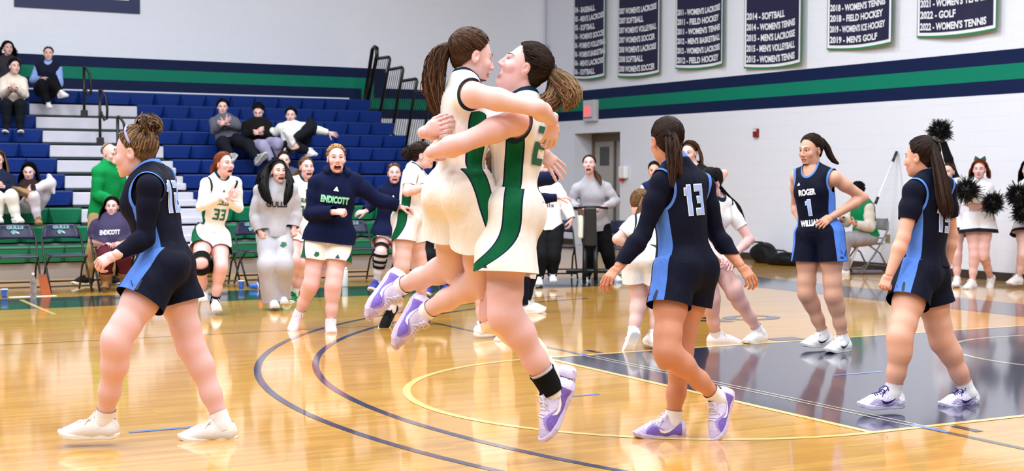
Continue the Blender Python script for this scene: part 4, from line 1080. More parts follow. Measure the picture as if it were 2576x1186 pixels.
def ymax(z): return np.interp(z, [-.09, -.055, -.02, .01, .045, .075, .10, .115, .13], [-.060, -.045, -.012, .012, .036, .056, .074, .083, .09])
def on_head(d, grow=0.0):
    d = d/np.linalg.norm(d, axis=-1, keepdims=True); k = 1/np.sqrt(((d/(HRAD+grow))**2).sum(-1, keepdims=True)); return HC+d*k
def crom(pts, m):
    P = np.array(pts, float); P = np.concatenate([[2*P[0]-P[1]], P, [2*P[-1]-P[-2]]]); n = len(P)-3; out = []
    for t in np.linspace(0, n-1e-6, m):
        i = int(t); f = t-i; a, b, c, d = P[i:i+4]; out.append(.5*((2*b)+(c-a)*f+(2*a-5*b+4*c-d)*f*f+(3*b-a-3*c+d)*f**3))
    return np.array(out)
def hair(J, person, st, h, seed=0):
    rg = np.random.RandomState(seed+11); s = J.hs; q = J.sp.get('q', 1); parts = []; cols = []
    c1, c2 = np.array(srgb(*st['c1'])[:3]), np.array(srgb(*st['c2'])[:3])
    W = lambda p: J.head+(np.asarray(p)*s)@J.HR
    def addm(V, F, N, colr): parts.append((V, F, N)); cols.append(colr)
    recede = st.get('recede', 0.0)
    tie = st.get('tie')
    # base cap
    P = [Ell(hl(J, HC), J.HR, (HRAD-.002)*s, .02, 'h'), Ell(hl(J, (0, -.042, -.018)), J.HR, np.array((.060, .052, .062))*s, .03, 'h')]
    if st.get('thick'): P.append(Ell(hl(J, HC), J.HR, (HRAD+st['thick'])*s, .02, 'h'))
    V, F, N = sdf_mesh(P, h*1.15)
    def cf(Pt):
        L_ = ((Pt-J.head)@J.HR.T)/s; c = (L_[:, 1]-ymax(L_[:, 2])+recede+.007*(tie is not None))*.75
        c = np.maximum(c, -.078+st.get('nape', 0.0)-L_[:, 2])
        if not st.get('ears', True): return c*s
        ear = np.stack([np.abs(L_[:, 0])-.082, L_[:, 1]-.0, L_[:, 2]+.008], 1); return np.maximum(c, .030-np.sqrt((ear[:, 0]*.8)**2+ear[:, 1]**2*1.5+ear[:, 2]**2*.85))*s
    V, F, N = cut(V, F, N, cf)
    nz = rg.rand(len(V), 1)*.25; addm(V, F, N, (c1*.72+c2*.28)*(.85+nz))
    def randcol(S_, M_, n, tip=0.0, c2=c2):
        t = np.clip(rg.rand(S_, 1, 1)**1.7*.9+np.linspace(0, tip, M_)[None, :, None], 0, 1); c = c1[None, None]*(1-t)+c2[None, None]*t
        return np.repeat(c[:, :, None, :], n, 2).reshape(-1, 3)
    dens = {2: .80, 1: .40, 0: .17}[q]; thk = {2: 1.1, 1: 1.5, 0: 2.3}[q]
    if tie is not None or st.get('short'):
        S_ = int(800*dens); d = rg.normal(size=(S_*4, 3)); p = on_head(d); L_ = p
        ok = (L_[:, 1] < ymax(L_[:, 2])-.003-recede) & (L_[:, 2] > -.072)
        ear = (np.abs(L_[:, 0]) > .05) & (np.abs(L_[:, 1]) < .026) & (np.abs(L_[:, 2]+.008) < .034); ok &= ~ear
        p = p[ok][:S_]; d0 = (p-HC)/np.linalg.norm(p-HC, axis=1, keepdims=True)
        if tie is not None:
            td = nrm(np.array(tie)-HC); M_ = 7; ts = np.linspace(0, 1, M_)
            path = []
            for t in ts:
                dd = d0*(1-t)+td*t; dd /= np.linalg.norm(dd, axis=1, keepdims=True); path.append(on_head(dd, .002+.004*np.sin(np.pi*t)+.0*t)+rg.normal(size=(len(d0), 3))*.0012*st.get('mess', 1))
            path = np.stack(path, 1)
        else:
            M_ = 5; flow = np.array(st.get('flow', (0, -.6, -.5))); path = np.stack([on_head(d0+flow*t*.35+rg.normal(size=d0.shape)*.05*t, .004+st.get('puff', .012)*t) for t in np.linspace(0, 1, M_)], 1)
        r = .0026*thk*s*np.ones(M_)*(1 if tie is not None else 1.5); r[-1] *= .6
        V, F, N = tubes(W(path), r); BN = (((V-J.head)@J.HR.T)/s-HC)/HRAD**2; BN = BN@J.HR; BN /= np.linalg.norm(BN, axis=1, keepdims=True); N = .35*N+.65*BN; N /= np.linalg.norm(N, axis=1, keepdims=True); addm(V, F, N, randcol(len(path), M_, 3))
    if tie is not None and st.get('nape', 0.0) == 0.0:   # nape hair swept up to the tie
        S_ = int(220*dens); d = rg.normal(size=(S_*6, 3)); d /= np.linalg.norm(d, axis=1, keepdims=True); p = np.array((0, -.042, -.018))+d*np.array((.061, .053, .063))
        p = p[(p[:, 1] < ymax(p[:, 2])-.004) & (p[:, 2] < .01) & (p[:, 2] > -.076) & (p[:, 1] < -.03)][:S_]
        if len(p):
            M_ = 7; te = on_head(nrm(np.array(tie)-HC)[None], .004)[0]; path = []
            for t in np.linspace(0, 1, M_):
                x = p*(1-t)+te*t; k = np.sqrt((((x-HC)/(HRAD+.004))**2).sum(1, keepdims=True)); x = np.where(k < 1, HC+(x-HC)/k, x); path.append(x+rg.normal(size=p.shape)*.001)
            path = np.stack(path, 1); r = .0028*thk*s*np.ones(M_); r[-1] *= .5; V, F, N = tubes(W(path), r); BN = (((V-J.head)@J.HR.T)/s-HC)/HRAD**2; BN = BN@J.HR; BN /= np.linalg.norm(BN, axis=1, keepdims=True); N = .35*N+.65*BN; N /= np.linalg.norm(N, axis=1, keepdims=True)
            addm(V, F, N, randcol(len(path), M_, 3))
    if 'tail' in st:   # ponytail: guide points (px,py,dz rel. head) with widths
        for gi, (pts, wid) in enumerate(st['tail']):
            G = np.array([at(x, y, depth_of(J.head)+dz) for x, y, dz in pts]); M_ = 12; C_ = crom(G, M_); wd = np.interp(np.linspace(0, 1, M_), np.linspace(0, 1, len(wid)), wid)
            S_ = int(420*dens*st.get('tdens', 1)); off = rg.normal(size=(S_, 3)); off /= np.linalg.norm(off, axis=1, keepdims=True); off *= rg.rand(S_, 1)**.4
            wav = st.get('wave', .15); ph = rg.rand(S_, 3)*6.28; fr = rg.uniform(1, 3, (S_, 1)); tt = np.linspace(0, 1, M_)
            ln = rg.uniform(.82, 1.04, S_)
            path = np.zeros((S_, M_, 3))
            for i in range(S_):
                u = np.clip(tt*ln[i], 0, 1)*(M_-1); i0 = np.minimum(u.astype(int), M_-2); f = (u-i0)[:, None]
                c = C_[i0]*(1-f)+C_[i0+1]*f; w_ = np.interp(u, np.arange(M_), wd)[:, None]
                path[i] = c+off[i]*w_+wav*w_*np.stack([np.sin(ph[i, j]+fr[i, 0]*tt*5) for j in range(3)], 1)*tt[:, None]
            r = np.interp(tt, [0, .7, 1], [.0028, .0028, .0009])*thk*s*st.get('tr', 1.0)
            V, F, N = tubes(path, r); BN = np.repeat(np.repeat(off/np.linalg.norm(off, axis=1, keepdims=True), M_, 0), 3, 0); N = .4*N+.6*BN; N /= np.linalg.norm(N, axis=1, keepdims=True); addm(V, F, N, randcol(S_, M_, 3, st.get('tip', .3), c2 if 'tc2' not in st else np.array(srgb(*st['tc2'])[:3])))
    if 'bun' in st:
        c, rad = st['bun']; c = W(np.array(c)); S_ = int(260*dens); path = []
        for i in range(S_):
            ax = nrm(rg.normal(size=3)); e1 = orth(rg.normal(size=3), ax); e2 = np.cross(ax, e1); r0 = rad*rg.uniform(.4, 1.25); a0 = rg.rand()*6.28; an = a0+np.linspace(0, rg.uniform(.8, 2.6), 9)
            path.append(c+ax*rg.uniform(-.35, .35)*rad+(np.cos(an)[:, None]*e1+np.sin(an)[:, None]*e2)*r0)
        V, F, N = tubes(np.array(path)*1.0, .0030*thk*np.array([.4, .8, 1, 1, 1, 1, 1, .8, .4])); BN = V-c; BN /= np.linalg.norm(BN, axis=1, keepdims=True); N = .5*N+.5*BN; N /= np.linalg.norm(N, axis=1, keepdims=True); addm(V, F, N, randcol(S_, 9, 3))
        Bp = [Ell(c, np.eye(3), np.array((1, 1, .9))*rad*.8, .01, 'b')]; V, F, N = sdf_mesh(Bp, h*1.5); addm(V, F, N, np.tile(c1*.9, (len(V), 1)))
    if 'loose' in st:  # hair worn down: length (m), outward spread, forward share
        Ln, spread, front = st['loose']; S_ = int(620*dens); M_ = 12; path = []; ons = []
        fn = st.get('drop', None)
        for i in range(S_):
            sd = 1 if rg.rand() < .5 else -1; y0 = rg.uniform(-.06, .072); root = on_head(np.array((sd*.004+.004, y0, .09+0*y0)))
            az = rg.uniform(-1.15, front)*1.0  # azimuth on the side of the head: - back, + front
            e = on_head(np.array((sd*math.cos(az), math.sin(az), -.10+.1*rg.rand())), .008+.012*rg.rand())
            if e[1] > .030: e[1] = .030+.3*(e[1]-.030)
            A_ = root-HC; B_ = e-HC; k = []
            for t in np.linspace(0, 1, 6): dd = A_*(1-t)+B_*t; k.append(on_head(dd, .004+.016*t+.006*rg.rand()))
            k = [W(x) for x in k]
            lw = k[-1]; down = np.array((0, 0, -1.0)); outv = nrm((lw-J.head)*np.array((1, 1, 0))+1e-6); L1 = Ln*s*rg.uniform(.75, 1.05); ph = rg.rand()*6.28
            for t in np.linspace(.15, 1, M_-6): k.append(lw+down*L1*t+outv*(spread*math.sin(min(1, t*1.3)*1.57))*s+outv*st.get('wave', .15)*.03*math.sin(ph+t*7)+(J.hf*st.get('fwd', 0.0)*t))
            path.append(k); ons.append(outv)
        r = np.interp(np.linspace(0, 1, M_), [0, .7, 1], [.0036, .0040, .0014])*thk*s
        V, F, N = tubes(np.array(path), r); BN = np.repeat(np.repeat(np.array(ons), M_, 0), 3, 0); N = .5*N+.5*BN; N /= np.linalg.norm(N, axis=1, keepdims=True); addm(V, F, N, randcol(S_, M_, 3, st.get('tip', .2)))
    V, F, N = merge(parts); C_ = np.concatenate(cols)
    o = np_obj('hair', V, F, HAIR, person, N, None, np.clip(C_, 0, 1))
    if 'band' in st:   # headband: ring over the cap from ear to ear (tilt back angle, half width)
        a, m = st['band']; path = []
        for t in np.linspace(-1.5, 1.5, 22): dd = np.array((math.sin(t), math.cos(t)*math.sin(a), math.cos(t)*math.cos(a))); path.append(W(on_head(dd, .006)))
        MB().tube(path, .007*s, 6).build('headband', m, person, smooth=True)
    if 'tieband' in st and tie is not None:
        c = W(on_head(nrm(np.array(tie)-HC), .012)); ax = nrm(c-J.head); e1 = orth((1, 0, .2), ax); e2 = np.cross(ax, e1); R_ = st['tieband'][0]
        MB().tube([c+(math.cos(a)*e1+math.sin(a)*e2)*R_ for a in np.linspace(0, 6.28, 17)], .009*s, 6).build('hair_tie', st['tieband'][1], person, smooth=True)
    return o
LOD = {2: (.0100, .0044, .0042, .0100), 1: (.0130, .0064, .0056, .0140), 0: (.0190, .0090, .0076, .0190)}
def make_person(sp, label, clothes, hairst=None, tone='fair', mouth='closed', eyes='b', brow=(70, 48, 36), shoes='white', group=None, closed_eyes=False):
    if mouth in ('open', 'wide'): closed_eyes = True
    if mouth == 'smile' and sp.get('q', 1) == 0: mouth = 'closed'
    J = make_pose(sp); J.surf = {}; J.cover = []; hb, hh, hn, hc = LOD[sp.get('q', 1)]
    zmin = min([J.ank[k][2]-.09 for k in J.ank]+[J.pel[2]])
    person = thing('person', (J.pel[0], J.pel[1], zmin), label, 'person', group)
    bp = body_prims(J); hp = head_prims(J, mouth, closed_eyes)
    nb = J.nek-J.up*.02*J.s; nt = hl(J, (0, -.022, -.045)); nm = nb*.62+nt*.38; na = nrm(nt-nb)
    parts = []
    V, F, N = sdf_mesh([p for p in bp if p.g != 'head'], hb, 0.0, .012)
    neckc = lambda Pt: np.minimum((Pt-nm)@na, .085*J.s-np.linalg.norm((Pt-nm)-((Pt-nm)@na)[:, None]*na, axis=1))
    parts.append(cut(V, F, N, neckc))
    V, F, N = sdf_mesh([p for p in bp if p.g == 'head']+hp, hh, 0.0, .02)
    parts.append(cut(V, F, N, lambda Pt: -((Pt-nm)@na)))
    hv, hf_, _n = parts[1]; bvh = BVHTree.FromPolygons(hv.tolist(), hf_.tolist())
    def face_tube(name, pts, r, m):
        out = []
        for x, z in pts:
            a = hl(J, (x, .2, z)); hit = bvh.ray_cast(Vector(a), Vector(-J.hf), .3); out.append(np.array(hit[0])+J.hf*r*.25 if hit[0] is not None else hl(J, (x, .08, z)))
        MB().tube(out, [r*.45]+[r]*(len(out)-2)+[r*.4], 5).build(name, m, person, smooth=True)
    for q in (-1, 1):
        face_tube('eyebrow', [(q*x, .0225+.005*math.sin((x-.012)/.036*2.3)) for x in np.linspace(.013, .047, 6)], (.0030 if sp.get('q', 1) == 2 else .0036)*J.hs, mat('brow_%d_%d_%d' % brow, brow, .7))
        if closed_eyes: face_tube('eyelash', [(q*x, .0005+.0045*(1-((x-.031)/.014)**2)) for x in np.linspace(.018, .044, 6)], (.0020 if sp.get('q', 1) == 2 else .0032)*J.hs, mat('eyelash_dark', (38, 24, 22), .6))
        else: face_tube('eyelash', [(q*x, .0085-.006*((x-.031)/.015)**2) for x in np.linspace(.018, .045, 6)], (.0019 if sp.get('q', 1) == 2 else .0026)*J.hs, mat('eyelash_dark', (38, 24, 22), .6))
    for k in 'LR':
        if k in J.elb and J.hand.get(k, {}) is not None: parts.append(sdf_mesh(hand_prims(J, k), hn, 0.0, .004))
    clothes(J, person, hc)
    V, F, N = merge(parts)
    np_obj('body', V, F, SKIN, person, N, None, np.clip(skin_cols(J, V, tone, brow, mouth=mouth, shut=closed_eyes), 0, 1))
    for q in (-1, 1):
        if closed_eyes: break
        c = hl(J, (q*.031, .0758, .0035)); mb = MB(); R_ = .0125*J.hs; n = 10; prof = [(math.sin(a)*R_, -math.cos(a)*R_) for a in np.linspace(.05, PI-.05, 9)]
        mb.lathe(prof, n=n); mb.v = [tuple(c+J.HR.T@np.array((v[0], v[2], v[1]))) for v in mb.v]
        e = mb.build('eye', EYEW, person, smooth=True)
        mb = MB(); prof = [(math.sin(a)*R_*1.02, math.cos(a)*R_*1.02) for a in np.linspace(.02, .56, 4)]; mb.lathe(prof[::-1], n=10)
        mb.v = [tuple(c+J.HR.T@np.array((v[0], v[2], v[1]))) for v in mb.v]; mb.build('iris', IRIS[eyes], e, smooth=True)
    if mouth in ('open', 'wide'):
        mb = MB(); zt = -.0655 if mouth == 'open' else -.066
        mb.tube([hl(J, (x, .0865-abs(x)**1.5*3.2, zt)) for x in np.linspace(-.024, .024, 9)], .0042*J.hs, 6); mb.build('teeth', TEETH, person, smooth=True)
    if hairst: hair(J, person, hairst, hh, seed=len(QA))
    if shoes:
        for k in J.ank:
            sh = shoes if isinstance(shoes, str) else shoes.get(k)
            if sh: shoe(J, person, k, sh)
    return J, person
# ------------------------------------------------------------------ the people
NAVY, LBLUE, WHITE, GREEN = (9, 13, 34), (84, 128, 216), (236, 232, 230), (0, 88, 52)
C_away_top = cloth_mat('away_jersey', NAVY, [('side', -.1, .047, LBLUE), ('arm', -.1, .014, LBLUE), ('neck', -.1, .010, LBLUE)], rough=.7, bump=.4)
C_away_sh = cloth_mat('away_shorts', NAVY, [('aside', -.1, .056, LBLUE)], rough=.7, bump=.45)
C_navysl = cloth_mat('navy_undershirt', (10, 12, 32), rough=.8, bump=.25)
C_home_top = cloth_mat('home_jersey', WHITE, [('side', -.1, .046, (14, 30, 60)), ('side', -.1, .038, GREEN), ('arm', -.1, .016, (10, 40, 60)), ('neck', -.1, .016, (10, 40, 60))], rough=.65, bump=.45)
C_home_sh = cloth_mat('home_shorts', WHITE, [('aside', -.1, .046, (14, 30, 60)), ('aside', -.1, .038, GREEN)], rough=.65, bump=.5)
C_plainw = cloth_mat('plain_white_cloth', WHITE, rough=.65, bump=.3)
C_sock = cloth_mat('white_sock', (238, 236, 240), rough=.9, bump=.10, bscale=(20, 20, 160))
C_blksock = cloth_mat('black_wrap', (18, 18, 20), rough=.9, bump=.1, bscale=(20, 20, 160))
T_lb = mat('letter_lightblue', (150, 180, 238), .6); T_wh = mat('letter_white', (236, 238, 246), .6); T_gr = mat('letter_green', (16, 92, 62), .6); T_nv = mat('letter_navy', (18, 26, 60), .6); T_lg = mat('letter_mint', (150, 222, 184), .6)
HB = dict(brown=((40, 25, 19), (100, 68, 48)), dark=((22, 15, 14), (62, 42, 34)), black=((8, 7, 9), (26, 23, 25)), blond=((142, 102, 60), (186, 146, 98)), red=((98, 46, 26), (156, 84, 50)), lbrown=((66, 44, 29), (140, 100, 66)))
def hs(c, **k): d = dict(c1=HB[c][0], c2=HB[c][1]); d.update(k); return d
def socks(J, person, h, mats=C_sock, t0=.84, grow=.006, ks='LR'):
    for k in J.ank:
        if k in ks: limb_sleeve(J, person, 'sock', mats, k, 'leg', t0, 1.06, grow, h)
TIEB = mat('black_hair_tie', (16, 16, 18), .6)
def hawk(J, pr, k, f=.05):
    ax = nrm(J.kne[k]-J.hip[k]); c = J.hip[k]+ax*.155*J.s+orth(J.pr*(1 if k == 'R' else -1), ax)*.12+orth(J.pf, ax)*.028
    r = CR; drape_text(J, pr, 'shorts', 'shorts_emblem', '', T_nv, c, r, CU, .07, .075, poly=([(0, .1), (.35, .0), (.5, .14), (.25, .26), (.05, .22), (.55, .25), (.75, .3), (.95, .9), (.85, 1.0), (.6, .5), (.3, .5), (.36, .54), (.12, .95), (.08, .9)], [(0, 1, 2, 3, 4), (5, 6, 7, 8, 9), (10, 11, 12, 13)]), norm1=True)
def chest(J, t=.6, f=.12): return J.pel+(J.nek-J.pel)*t+J.sf*f
def back(J, t=.6, f=.12): return J.pel+(J.nek-J.pel)*t-J.sf*f
def fabric(name, c, bump=.35): return cloth_mat(name, c, rough=.85, bump=bump)
def triangle_mark(J, pr, surf, c, right, up, w, m):
    drape_text(J, pr, surf, 'logo', '', m, c, right, up, w, w*.8, poly=([(0, 0), (1, 0), (.62, .8), (.5, .8)], [(0, 1, 2, 3)]))
def simple(topc, topname, botc=None, botname=None, sleeve='long', loose=.03, hem=-.12, neck=.062, bot='pants', text=None, grow=.018, sock=True, flare=.0, short_frac=.45, pgrow=.02):
    def f(J, pr, h):
        if botc is not None:
            if bot == 'pants': pants(J, pr, fabric(botname, botc), h, grow=pgrow, flare=flare)
            elif bot == 'home': shorts(J, pr, C_home_sh, h, frac=short_frac, swoop=.06)
        top_garment(J, pr, 'top', fabric(topname, topc), h, grow=grow, sleeve=sleeve, hem=hem, neck=neck, loose=loose, seed=len(QA), amp=.006)
        if sock and bot != 'pants': socks(J, pr, h)
        if text: text(J, pr)
    return f

# player 12, walking left
sp = dict(id='12', q=2, H=1.74, D=7.50, pel=(412, 672), nek=(366, 428, 0.0), hd=(340, 384, -.02), headk=1.07, fp=-94, fs=-105, look=(-97, -8, 0),
          sL=(376, 470, 0.0), eL=(366, 600, -.02), wL=(292, 642, -.13), hL=dict(to=(240, 668, -.02), palm=(.5, -.3, -.8), pose='half'),
          eR=(400, 590, .05), wR=(430, 680, -.0), hR=dict(pose='half'),
          kL=(292, 858, -1), aL=(262, 1062, .14), tL=(140, 1095, -.02), kR=(478, 866, 0), aR=(560, 1070, 0.0), tR=(462, 1108, -.05), legw=1.08)
def c12(J, pr, h):
    top_garment(J, pr, 'undershirt', C_navysl, h, grow=.007, sleeve='long', hem=.10, neck=.096, seed=2, armgrow=.007)
    top_garment(J, pr, 'jersey', C_away_top, h, grow=.015, hem=.08, neck=.090, loose=.012, seed=3, amp=.004)
    shorts(J, pr, C_away_sh, h, frac=.45, flare=.034, seed=4, soff=.03)
    socks(J, pr, h)
    hawk(J, pr, 'L')
    drape_number(J, pr, 'jersey', '12', T_lb, T_wh, back(J, .68), J.sr, J.up, .15, .16)
make_person(sp, 'person in navy jersey number 12 with messy bun walking left in long sleeves', c12,
            dict(c1=(50, 34, 25), c2=(158, 124, 90), tie=(0, -.068, .112), bun=((0, -.080, .116), .062), band=(.35, mat('lilac_band', (150, 146, 190), .7)), mess=2.0), 'pink', 'closed', 'u', shoes='cream')

# player 13, seen from behind
sp = dict(id='13', q=2, H=1.73, D=7.62, pel=(1722, 676), nek=(1700, 420, 0.0), hd=(1677, 356, 0.0), fp=-138, fs=-146, look=(-163, -4, 0),
          sL=(1664, 462, 0.0), eL=(1618, 588, -.04), wL=(1556, 672, -.10), hL=dict(to=(1520, 712, -.03), palm=(.7, -.3, -.6), pose='relax'),
          sR=(1770, 470, 0.0), eR=(1802, 590, .03), wR=(1862, 668, -.10), hR=dict(to=(1900, 716, -.03), palm=(-.5, -.1, -.8), pose='relax'),
          kL=(1676, 884, -1), aL=(1806, 1002, .22), tL=(1808, 1112, -.02), fL=False, kR=(1712, 872, .0), aR=(1692, 1062, .03), tR=(1610, 1098, -.06))
def c13(J, pr, h):
    top_garment(J, pr, 'undershirt', C_navysl, h, grow=.007, sleeve='long', hem=.10, neck=.075, seed=2, armgrow=.007)
    top_garment(J, pr, 'jersey', C_away_top, h, grow=.015, hem=.06, neck=.072, loose=.012, seed=8, amp=.004)
    shorts(J, pr, C_away_sh, h, frac=.44, flare=.028, seed=9)
    socks(J, pr, h)
    hawk(J, pr, 'L')
    drape_number(J, pr, 'jersey', '13', T_lb, T_wh, back(J, .66), J.sr, J.up, .13, .155)
make_person(sp, 'person in navy jersey number 13 seen from behind with brown ponytail and purple shoes', c13,
            hs('dark', tie=(0, -.098, .082), tail=[([(1684, 326, -.07), (1690, 360, -.115), (1692, 405, -.13), (1690, 470, -.15)], [.03, .042, .040, .014]), ([(1690, 340, -.09), (1702, 390, -.12), (1712, 440, -.14)], [.02, .03, .012])], tip=.75), 'tan', 'closed', shoes='purple')

# player 15
sp = dict(id='15', q=2, H=1.72, D=8.72, pel=(2318, 688), nek=(2340, 446, 0.0), hd=(2318, 396, 0.0), fp=-128, fs=-140, look=(-134, -4, 0),
          sL=(2300, 482, 0.0), eL=(2272, 600, -.06), wL=(2238, 690, -.03), hL=dict(to=(2224, 722, 0.0), palm=(.6, -.2, -.7), pose='fist'),
          eR=(2392, 590, .05), wR=(2378, 680, -.0), hR=dict(pose='relax'),
          kL=(2264, 848, -1), aL=(2246, 992, .04), tL=(2158, 1012, -.06), kR=(2368, 852, .0), aR=(2436, 990, .04), tR=(2366, 1022, -.10), legw=1.10, armw=1.05, w=1.03)
def c15(J, pr, h):
    top_garment(J, pr, 'undershirt', C_navysl, h, grow=.009, sleeve='short', hem=.10, neck=.075, seed=2, armgrow=.011)
    top_garment(J, pr, 'jersey', C_away_top, h, grow=.017, hem=.09, neck=.072, loose=.012, seed=12, amp=.004)
    shorts(J, pr, cloth_mat('away_shorts_band', NAVY, [('aside', -.1, .052, LBLUE), ('waist', -.1, .03, LBLUE)], rough=.7, bump=.45), h, frac=.46, flare=.030, seed=13)
    socks(J, pr, h, t0=.80)
    hawk(J, pr, 'L')
    drape_number(J, pr, 'jersey', '15', T_lb, T_wh, back(J, .58), J.sr, J.up, .14, .16)
make_person(sp, 'person in navy short sleeved jersey number 15 with long straight ponytail', c15,
            hs('dark', tie=(0, -.085, .085), tail=[([(2340, 350, -.06), (2354, 392, -.10), (2366, 450, -.14), (2378, 512, -.16), (2386, 545, -.16)], [.02, .032, .042, .050, .03])], tieband=(.02, TIEB), wave=.05, tdens=1.5, tip=.4), 'med', 'closed', shoes='lilac')

# player 1, hands on hips
sp = dict(id='1', q=2, H=1.76, D=11.45, pel=(2060, 588), nek=(2043, 428, 0.0), hd=(2040, 378, 0.0), fp=-36, fs=-36, look=(-52, -6, 0),
          sR=(2006, 446, 0.0), eR=(2002, 520, .16), wR=(2012, 552, -.10), hR=dict(to=(2020, 585, -.03), palm=(.8, 0, -.5), pose='relax'),
          sL=(2098, 448, 0.0), eL=(2172, 498, .08), wL=(2092, 546, -.12), hL=dict(to=(2056, 570, -.02), palm=(-.2, -.5, -.7), pose='relax'),
          kR=(2028, 736, -1), aR=(2074, 846, .10), tR=(2020, 880, -.10), kL=(2096, 742, -1), aL=(2122, 858, .08), tL=(2082, 890, -.14))
def c1(J, pr, h):
    top_garment(J, pr, 'jersey', C_away_top, h, grow=.014, hem=.04, neck=.062, vneck=.055, loose=.01, seed=15, amp=.004, soff=.02)
    shorts(J, pr, C_away_sh, h, frac=.45, flare=.032, seed=16, soff=.035)
    socks(J, pr, h)
    drape_text(J, pr, 'jersey', 'jersey_lettering', 'ROGER', T_wh, chest(J, .66), -J.sr, J.up, .145, .052, bold=.05)
    hawk(J, pr, 'L')
    drape_number(J, pr, 'jersey', '1', T_lb, T_wh, chest(J, .42), -J.sr, J.up, .065, .125)
    drape_text(J, pr, 'jersey', 'jersey_lettering', 'WILLIAMS', T_wh, chest(J, .18), -J.sr, J.up, .20, .052, bold=.05)
    triangle_mark(J, pr, 'jersey', chest(J, .80)+J.sr*.075, -J.sr, J.up, .028, T_wh)
make_person(sp, 'person in sleeveless navy jersey number 1 standing with hands on hips', c1,
            hs('dark', tie=(0, -.11, .06), tail=[([(2068, 352, .05), (2080, 372, .06), (2092, 398, .05), (2108, 412, .05)], [.018, .028, .024, .010])], tieband=(.018, TIEB)), 'olive', 'closed', shoes='whiteblk')

# the two jumping huggers
sp = dict(id='A', q=2, H=1.80, D=6.95, pel=(1158, 484), nek=(1172, 212, 0.0), hd=(1186, 142, .02), fp=128, fs=118, look=(112, -12, 0),
          sR=(1192, 238, -.12), eR=(1352, 272, -.10), wR=(1390, 304, .20), hR=dict(to=(1384, 350, .02), palm=(-.4, -.2, -.8), pose='relax'),
          eL=(1300, 330, .10), wL=(1364, 380, -.0), hL=dict(to=(1412, 436, 0.0), palm=(-.5, .3, -.8), pose='open'),
          kR=(1212, 700, 1), aR=(1068, 786, 1), tR=(984, 892, .02), fR=False, kL=(1140, 664, .16), aL=(1006, 722, 1), tL=(912, 822, .02), fL=False, legw=1.05, rollR=-40, rollL=-40)
def cA(J, pr, h):
    top_garment(J, pr, 'jersey', C_home_top, h, grow=.010, hem=.12, neck=.064, loose=.0, seed=18, amp=.005, armhole=1.5)
    shorts(J, pr, C_home_sh, h, frac=.54, flare=.044, waist=.21, swoop=.10, sexp=3.5, soff=.01, seed=19, amp=.008)
    socks(J, pr, h, t0=.88)
make_person(sp, 'person in white and green uniform jumping with legs kicked back, ponytail flying, hugging teammate', cA,
            hs('brown', tie=(0, -.105, .075), tail=[([(1134, 118, .0), (1104, 140, -.02), (1090, 190, -.02), (1092, 240, -.02), (1106, 296, -.02)], [.024, .05, .055, .045, .02]), ([(1134, 118, .0), (1098, 160, .04), (1082, 210, .04), (1100, 260, .04)], [.02, .04, .045, .02])], wave=.3, tip=.35, tdens=1.3, tr=.9), 'fair', 'smile', shoes='purple')
sp = dict(id='B', q=2, H=1.86, D=6.98, pel=(1288, 528), nek=(1316, 256, 0.0), hd=(1320, 172, .0), fp=-98, fs=-101, look=(-88, 27, 0),
          sL=(1296, 306, -.08), eL=(1158, 362, -.08), wL=(1086, 384, .13), hL=dict(to=(1092, 386, .15), palm=(.8, .1, -.3), pose='relax'),
          eR=(1112, 336, .0), wR=(1070, 332, -.30), hR=dict(to=(1124, 312, -.07), palm=(.3, 0, -.9), pose='relax'),
          kL=(1268, 786, -1), aL=(1390, 984, .10), tL=(1384, 1130, .0), fL=False, kR=(1246, 784, 1), aR=(1396, 954, .12), tR=(1402, 1080, .05), fR=False, legw=1.12, armw=1.12, w=1.04)
def cB(J, pr, h):
    top_garment(J, pr, 'jersey', C_home_top, h, grow=.011, hem=.10, neck=.066, loose=.0, seed=21, amp=.006, armhole=1.5)
    shorts(J, pr, C_home_sh, h, frac=.60, flare=.046, waist=.19, swoop=.20, sexp=3.0, soff=-.035, seed=22, amp=.008)
    socks(J, pr, h, t0=.73)
    limb_sleeve(J, pr, 'ankle_wrap', C_blksock, 'L', 'leg', .76, 1.0, .012, h)
    triangle_mark(J, pr, 'shorts', at(1221, 668, depth_of(J.hip['L'])), CR, CU, .022, T_nv)
    limb_sleeve(J, pr, 'leg_sleeve', fabric('cream_leg_sleeve', (240, 226, 204)), 'R', 'leg', -.02, .86, .006, h)
    drape_number(J, pr, 'jersey', '2', T_gr, None, back(J, .60)+J.sr*-.055, J.sr, J.up, .10, .19)
make_person(sp, 'person in white and green uniform number 2 lifting and hugging teammate, face tilted up laughing', cB,
            hs('dark', tie=(0, -.108, .05), tail=[([(1386, 178, .0), (1402, 196, -.01), (1428, 222, -.02), (1438, 246, -.02), (1420, 272, .0)], [.02, .045, .055, .05, .02]), ([(1386, 182, .02), (1396, 215, .02), (1390, 250, .0), (1360, 272, .0), (1345, 280, .0)], [.02, .04, .05, .04, .015])], tieband=(.024, TIEB), wave=.3, tip=.7, tdens=1.4, tr=.85, tc2=(150, 118, 88)), 'pink', 'open', shoes='purple', closed_eyes=True)
